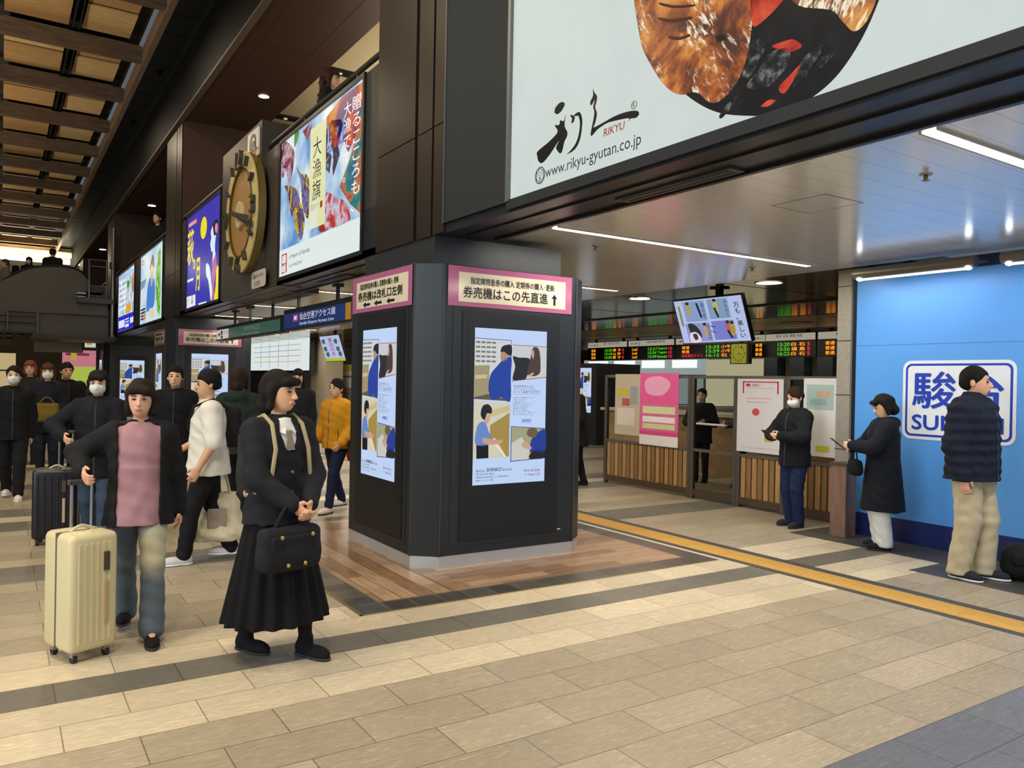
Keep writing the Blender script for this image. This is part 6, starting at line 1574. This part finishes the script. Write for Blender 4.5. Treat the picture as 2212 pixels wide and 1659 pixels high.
t = soft_bag('backpack', 'beige-strapped dark backpack on the back of the long-skirted woman', 'backpack', (q.x, q.y, .86), R_(14), .13, .06, .19, '2c2a28', 'backpacks worn', [([(sx*.085, -.05, .36), (sx*.088, -.11, .452), (sx*.090, -.185, .475), (sx*.092, -.275, .43), (sx*.100, -.332, .30), (sx*.118, -.325, .15), (sx*.155, -.24, .06), (sx*.17, -.15, .04), (sx*.12, -.05, .04)], .012, 'shoulder_strap', 'a89874') for sx in (1, -1)], True)
# woman in pink with the cream suitcase
def denim():
    m, nt, b = newmat('faded_denim'); N = nt.nodes.new; L = nt.links.new
    tc = N('ShaderNodeTexCoord'); mp = N('ShaderNodeMapping'); mp.inputs['Location'].default_value = (-.105*7, .2*2.5, -.56*4.2); mp.inputs['Scale'].default_value = (7, 2.5, 4.2)
    L(tc.outputs['Object'], mp.inputs[0]); g = N('ShaderNodeTexGradient'); g.gradient_type = 'SPHERICAL'; L(mp.outputs[0], g.inputs[0])
    n = N('ShaderNodeTexNoise'); n.inputs['Scale'].default_value = 9; L(tc.outputs['Object'], n.inputs['Vector'])
    a = N('ShaderNodeMath'); a.operation = 'MULTIPLY_ADD'; a.inputs[1].default_value = .35; a.inputs[2].default_value = -.17; L(n.outputs['Fac'], a.inputs[0])
    c = N('ShaderNodeMath'); c.operation = 'ADD'; L(g.outputs['Fac'], c.inputs[0]); L(a.outputs[0], c.inputs[1])
    r = N('ShaderNodeValToRGB'); r.color_ramp.elements[0].position = .05; r.color_ramp.elements[0].color = (*lin('56626c'), 1); r.color_ramp.elements[1].position = .6; r.color_ramp.elements[1].color = (*lin('b3ae92'), 1)
    L(c.outputs[0], r.inputs[0]); L(r.outputs[0], b.inputs['Base Color']); b.inputs['Roughness'].default_value = .9
    return m
DENIM = denim()
p2 = person((.70, 5.12, 0), R_(-10), 1.50, 'woman in a pink top and open black jacket pulling the cream suitcase', tgt=((.22, .04, .72), (-.285, -.105, .985), ((.6, 1, -.2), (-.8, .8, -.2))), feet=((.085, -.20, 0, 4), (-.075, .22, .03, -4)), head=(-4, 4),
            hair=('bob', '221a14'), inner=('pink_top', 'a57c82', .445, .52, .035), top=JK('17181a', .44, i=.022, open=.075, flare=.03), bottom=('flare', DENIM), shoe='141416', h=.0072, skinc='dca888')
suitcase('cream ribbed rolling suitcase pulled by the woman in pink', (.385, 4.90, 0), R_(21), .26, .31, .685, 'd3c79c', .935)
# person in the white tee with tote and sling pack
p3 = person((1.46, 6.85, 0), R_(-96), 1.58, 'person in a loose white T-shirt and black trousers carrying a beige tote', tgt=((.24, -.10, .80), (-.19, -.20, .92)), feet=((.07, -.19, 0, 5), (-.07, .2, .03, -5)), head=(5, 6), hair=('short', '14110f'),
            top=dict(name='t_shirt', c='d9d5c8', hem=.46, i=.032, sleeve=.55, flare=.02), bottom=('straight', '141418'), shoe='c9c9cc', sole='e2e2e0', h=.0085, skinc='c99a78')
q = to_world(p3, (0, .18, 0))
soft_bag('backpack', 'black sling backpack on the back of the person in the white T-shirt', 'backpack', (q.x, q.y, .95), R_(-96), .12, .07, .17, '17181a', 'backpacks worn', [([(.09, -.05, .33), (.11, -.16, .40), (.10, -.31, .34), (.0, -.345, .18), (-.12, -.28, .02), (-.13, -.1, .02)], .013, 'shoulder_strap')], True)
q = P(468, 1170, 'z', .14)
t = thing('tote_bag', 'big slouching beige tote bag with a faded print, held by the person in white', 'tote bag', (q.x, q.y, .16), R_(-14))
Soft().frus((0, 0, 0), (.03, 0, .40), (.255, .10), (.125, .055), .01, .03, 9).ell((0, 0, .06), (.24, .12, .07), .04).build('bag_body', CLOTH('cfc4a6', .2), t, .010, None, .006)
Soft().box((.0, -.088, .19), (.075, .012, .085), .01).build('faded_print', CLOTH('948878', .4), t, .008)
for dy in (-.04, .04): MB().tube(arc((-.05, dy, .39), (.10, dy, .39), .22), .010, 8).build('handle', CLOTH('bfb391'), t, smooth=True)
# masked person with the navy suitcase
q = P(207, 1179, 'z', 0)
p4 = person((q.x, q.y, 0), R_(-14), 1.56, 'person in a dark coat and white face mask holding the navy suitcase', tgt=((.02, -.25, .93), (-.24, -.16, .99), ((.8, .5, -.2), (-.8, .5, -.2))), feet=((.08, -.15, 0, 4), (-.07, .15, .02, -4)), head=(0, 6),
            hair=('bob', '15120f'), top=JK('17181d', .40, i=.03, hood=True, flare=.02), bottom=('straight', '38475a'), shoe='c8c8c6', mask=True, h=.0085)
q = P(108, 1176, 'z', 0)
suitcase('tall navy rolling suitcase at the far left behind the cream one', (q.x+.05, q.y+.05, 0), R_(-12), .36, .26, .68, '15141e', 1.0, '2c2c34')
# crowd behind
def crowd(px, py, rz, hgt, label, **k):
    q = P(px, py, 'z', 0)
    return person((q.x, q.y, 0), R_(rz), hgt, label, 'crowd in the left background', **k)
walk = ((.07, -.2, 0, 3), (-.07, .2, .03, -3))
crowd(26, 1077, -4, 1.60, 'person in black with a white mask and white sneakers at the left edge', feet=walk, hair=('short', '1a1512'), top=JK('101012', .45, i=.03, hood=True), bottom=('straight', '141418'), shoe='dcd8cf', sole='eceae4', mask=True, h=.0095)
crowd(100, 1040, -6, 1.66, 'brown-haired person in navy with a white mask, olive bag in front', tgt=((.10, -.24, .98), (-.10, -.24, .98)), hair=('long', '4a2e1c'), top=JK('15161f', .42, i=.03), bottom=('slim', '1b1c22'), mask=True, h=.0105)
crowd(140, 1032, 10, 1.68, 'bare-faced dark-coated person next to the brown-haired masked one', hair=('short', '17130f'), top=JK('121215', .40, i=.03, hood=True), bottom=('slim', '18181c'), male=True, h=.0105)
crowd(62, 1002, -10, 1.72, 'auburn-haired person farthest back in the left crowd', hair=('bob', '7a3f22'), top=JK('2a2420', .42, i=.025), bottom=('slim', '202024'), h=.0115)
crowd(374, 1117, -16, 1.63, 'person in a long black coat standing behind the woman in pink', hair=('short', '161210'), top=JK('0f0f11', .30, i=.03, hood=True, flare=.03), bottom=('slim', '141416'), h=.0095, tgt=((.2, -.06, .75), (-.2, -.06, .75)))
crowd(512, 1136, 150, 1.62, 'person in a dark green jacket walking away behind the blazer', feet=walk, hair=('bob', '2a1a12'), top=JK('1f2a20', .46, i=.025, hood=True), bottom=('slim', '17171a'), h=.0095)
crowd(640, 1060, -25, 1.64, 'dark-dressed person in the passage left of the nearest pillar', feet=walk, hair=('long', '1c1512'), top=JK('1a1a1e', .40, i=.025), bottom=('slim', '16161a'), h=.0105)
q = P(100, 1040, 'z', 0)
soft_bag('shoulder_bag', 'olive shoulder bag held in front by the brown-haired masked person', 'shoulder bag', (q.x-.02, q.y-.28, .86), R_(-6), .15, .06, .13, '6a5a1c', None, [(arc((-.10, 0, .24), (.10, 0, .24), .10), .009, 'handle')])
# person in the yellow jacket by the pillar
p5 = person((3.28, 8.75, 0), R_(-62), 1.52, 'person in a mustard yellow jacket beside the left flank of the near pillar', tgt=((.17, -.12, .80), (-.17, -.14, .82)), feet=walk, hair=('short', '15110f'), top=JK('c48a1a', .48, i=.03, hood=True), bottom=('slim', '18203a'), shoe='cfcabf', h=.009)
q = to_world(p5, (.24, .08, 0))
soft_bag('shoulder_bag', 'maroon patterned shoulder bag by the person in yellow', 'shoulder bag', (q.x, q.y, .58), R_(-62), .12, .06, .16, '6a2a34', None, [([(-.08, 0, .30), (-.12, 0, .52), (-.2, 0, .72), (-.1, 0, .5), (.08, 0, .30)], .009)])
# dark person right of the pillar
p6 = person((7.22, 9.25, 0), R_(-118), 1.58, 'stooping person in black just right of the near pillar, facing left', lean=.07, tgt=((.14, -.20, .86), (-.14, -.20, .86)), feet=((.07, -.10, 0, 0), (-.07, .10, 0, 0)), head=(0, 18), hair=('short', '1b1613'), top=JK('0f0f11', .38, i=.03, hood=True), bottom=('slim', '12131a'), shoe='151517', h=.009)
q = to_world(p6, (.20, -.20, 0))
soft_bag('shoulder_bag', 'pale beige bag held by the stooping person in black', 'shoulder bag', (q.x, q.y, .62), R_(-118), .15, .07, .13, 'cfc6a8', None, [(arc((-.09, 0, .24), (.09, 0, .24), .10), .009, 'handle')])
# three people along the blue wall
def phone(label, v, p, rz):
    q = to_world(p, v)
    t = thing('smartphone', label, 'phone', tuple(q), rz, 'phones in hand')
    MB().rbox(-.036, .036, -.075, .075, -.004, .004, .003, 2).build('case', mat('17181a', .3), t); MB().box(-.033, .033, -.070, .070, .004, .0046).build('screen', em('c8d4e4', .8), t)
    t.rotation_euler = (R_(-38), 0, rz)
p7 = person((7.35, 5.55, 0), R_(-98), 1.52, 'person in a black puffer and mask looking at a phone before the glass fence', tgt=((.05, -.26, 1.00), (-.07, -.26, 1.00), ((.8, .4, -.3), (-.8, .4, -.3))), feet=((.08, .0, 0, 8), (-.08, .03, 0, -8)), head=(0, 20), hair=('short', '2a1a12'), top=JK('15161a', .44, i=.034, hood=True), bottom=('straight', '1a2746'), shoe='2a2e3a', mask=True, h=.0085)
phone('smartphone in the hands of the puffer-clad person by the fence', (-.01, -.39, 1.02), p7, R_(-98))
p8 = person((7.13, 4.38, 0), R_(-132), 1.47, 'person in a long black coat and wide white trousers reading a phone', tgt=((.03, -.29, .985), (-.09, -.27, .96), ((.8, .4, -.3), (-.8, .4, -.3))), feet=((.08, .0, 0, 8), (-.08, .02, 0, -8)), head=(0, 24), hair=('bob', '1b1512'), top=JK('12151d', .255, i=.034, hood=True, flare=.05), bottom=('wide', 'd8d8d2'), shoe='1a1a1c', h=.0078)
phone('smartphone read by the person in the long coat and white trousers', (-.01, -.42, 1.0), p8, R_(-132))
q = to_world(p8, (-.02, -.25, 0))
soft_bag('handbag', 'small black bag hanging before the person in white trousers', 'handbag', (q.x, q.y, .70), R_(-132), .11, .045, .075, '101012', None, [(arc((-.07, 0, .14), (.07, 0, .14), .13), .007, 'handle')], h=.008)
p9 = person((6.70, 3.34, 0), R_(4), 1.72, 'man in a navy down jacket and khaki trousers beside the blue wall', male=True, tgt=((.26, -.03, .83), (-.27, -.04, .84)), feet=((.10, -.06, 0, 10), (-.10, .05, 0, -6)), head=(14, 2), hair=('short', '14110f'), top=JK('161b2a', .475, i=.062, hood=True, collar=.055, ripple=(.0045, .085), flare=.0), bottom=('wide', 'b9ab8c'), shoe='26282c', sole='e4e4e2', h=.0078, skinc='d2a080')
MB().ball((.335, -.02, 1.18), (.012, .03, .03), 12, 8).build('sleeve_badge', mat('b8b8b4', .5), p9['root'])
t = soft_bag('duffel_bag', 'black duffel bag lying on the floor at the right edge', 'bag', (7.10, 2.96, 0), R_(-62), .30, .15, .145, '141517', None, [(arc((-.12, -.05, .27), (.12, -.05, .27), .06), .011, 'handle'), (arc((-.12, .05, .27), (.12, .05, .27), .06), .011, 'handle')], True)
# people behind the glass fence
for px, py, rz, hgt, col, lab in ((1512, 1082, -60, 1.47, '1a1a20', 'person in a dark coat seen through the glass gate leaf'), (1604, 1088, -140, 1.58, '4a4640', 'taller person in grey-brown seen through the glass beside the white poster')):
    q = P(px, py, 'z', 0); f = 9.35/q.x if q.x else 1
    person((q.x*f, q.y*f, 0), R_(rz), hgt, lab, 'people behind the glass fence', tgt=((.12, -.24, .95), (-.12, -.24, .95)), hair=('short', '1a1512'), top=JK(col, .42, i=.03), bottom=('slim', '1e1e24'), h=.010)
# upper gallery
q = P(712, 149, 'x', 3.60)
person((3.60, q.y, 3.8), R_(58), q.z-3.8-.01, 'long curly brown-haired woman standing behind the gallery railing above the flag board', hair=('curly', '3a2418'), top=JK('191516', .46, i=.02), bottom=('slim', '17161a'), h=.0095)
q = P(347, 462, 'x', 3.66)
person((3.66, q.y, 3.8), R_(-50), q.z-3.8, 'adult leaning over the far gallery railing', 'people at the far gallery railing', lean=.10, hair=('short', '17130f'), top=JK('141416', .46, i=.025), bottom=('slim', '17161a'), h=.011)
q = P(339, 500, 'x', 3.60)
person((3.60, q.y+.5, 3.8), R_(-60), q.z-3.8, 'child in dark clothes at the far gallery railing', 'people at the far gallery railing', hair=('short', '3a2c22'), top=JK('2a2624', .46, i=.02), bottom=('slim', '1f1d22'), h=.010)
# escalator riders
for px, py, rz, hgt, lab, kw in ((12, 561, -80, 1.66, 'escalator rider in a beige coat with a dark pack, lowest of three', dict(hair=('cap', '4a453c'), top=JK('8a7c5c', .46, i=.03), bottom=('slim', '2a2824'))),
                                 (63, 556, -20, 1.60, 'escalator rider in black with a white mask, middle of three', dict(hair=('long', '15120f'), top=JK('131215', .46, i=.03, hood=True), bottom=('slim', '17161a'), mask=True)),
                                 (114, 538, 160, 1.76, 'broad dark-coated escalator rider seen from behind, topmost of three', dict(hair=('short', '2a241c'), top=JK('24211d', .44, i=.04, hood=True), bottom=('slim', '17161a'), male=True))):
    q = P(px, py, 'y', 27.9)
    person((q.x, 27.9, q.z-hgt), R_(rz), hgt, lab, 'escalator riders', h=.011, **kw)
q = P(18, 575, 'y', 28.05)
soft_bag('backpack', 'dark backpack of the lowest escalator rider', 'backpack', (q.x+.18, 27.9, q.z-.42), R_(-80), .14, .08, .22, '17140f', 'backpacks worn', [([(.1, -.05, .4), (.1, -.18, .44), (.1, -.2, .2)], .014, 'shoulder_strap')])
for _o in (FO,):
    bpy.data.objects.remove(_o);
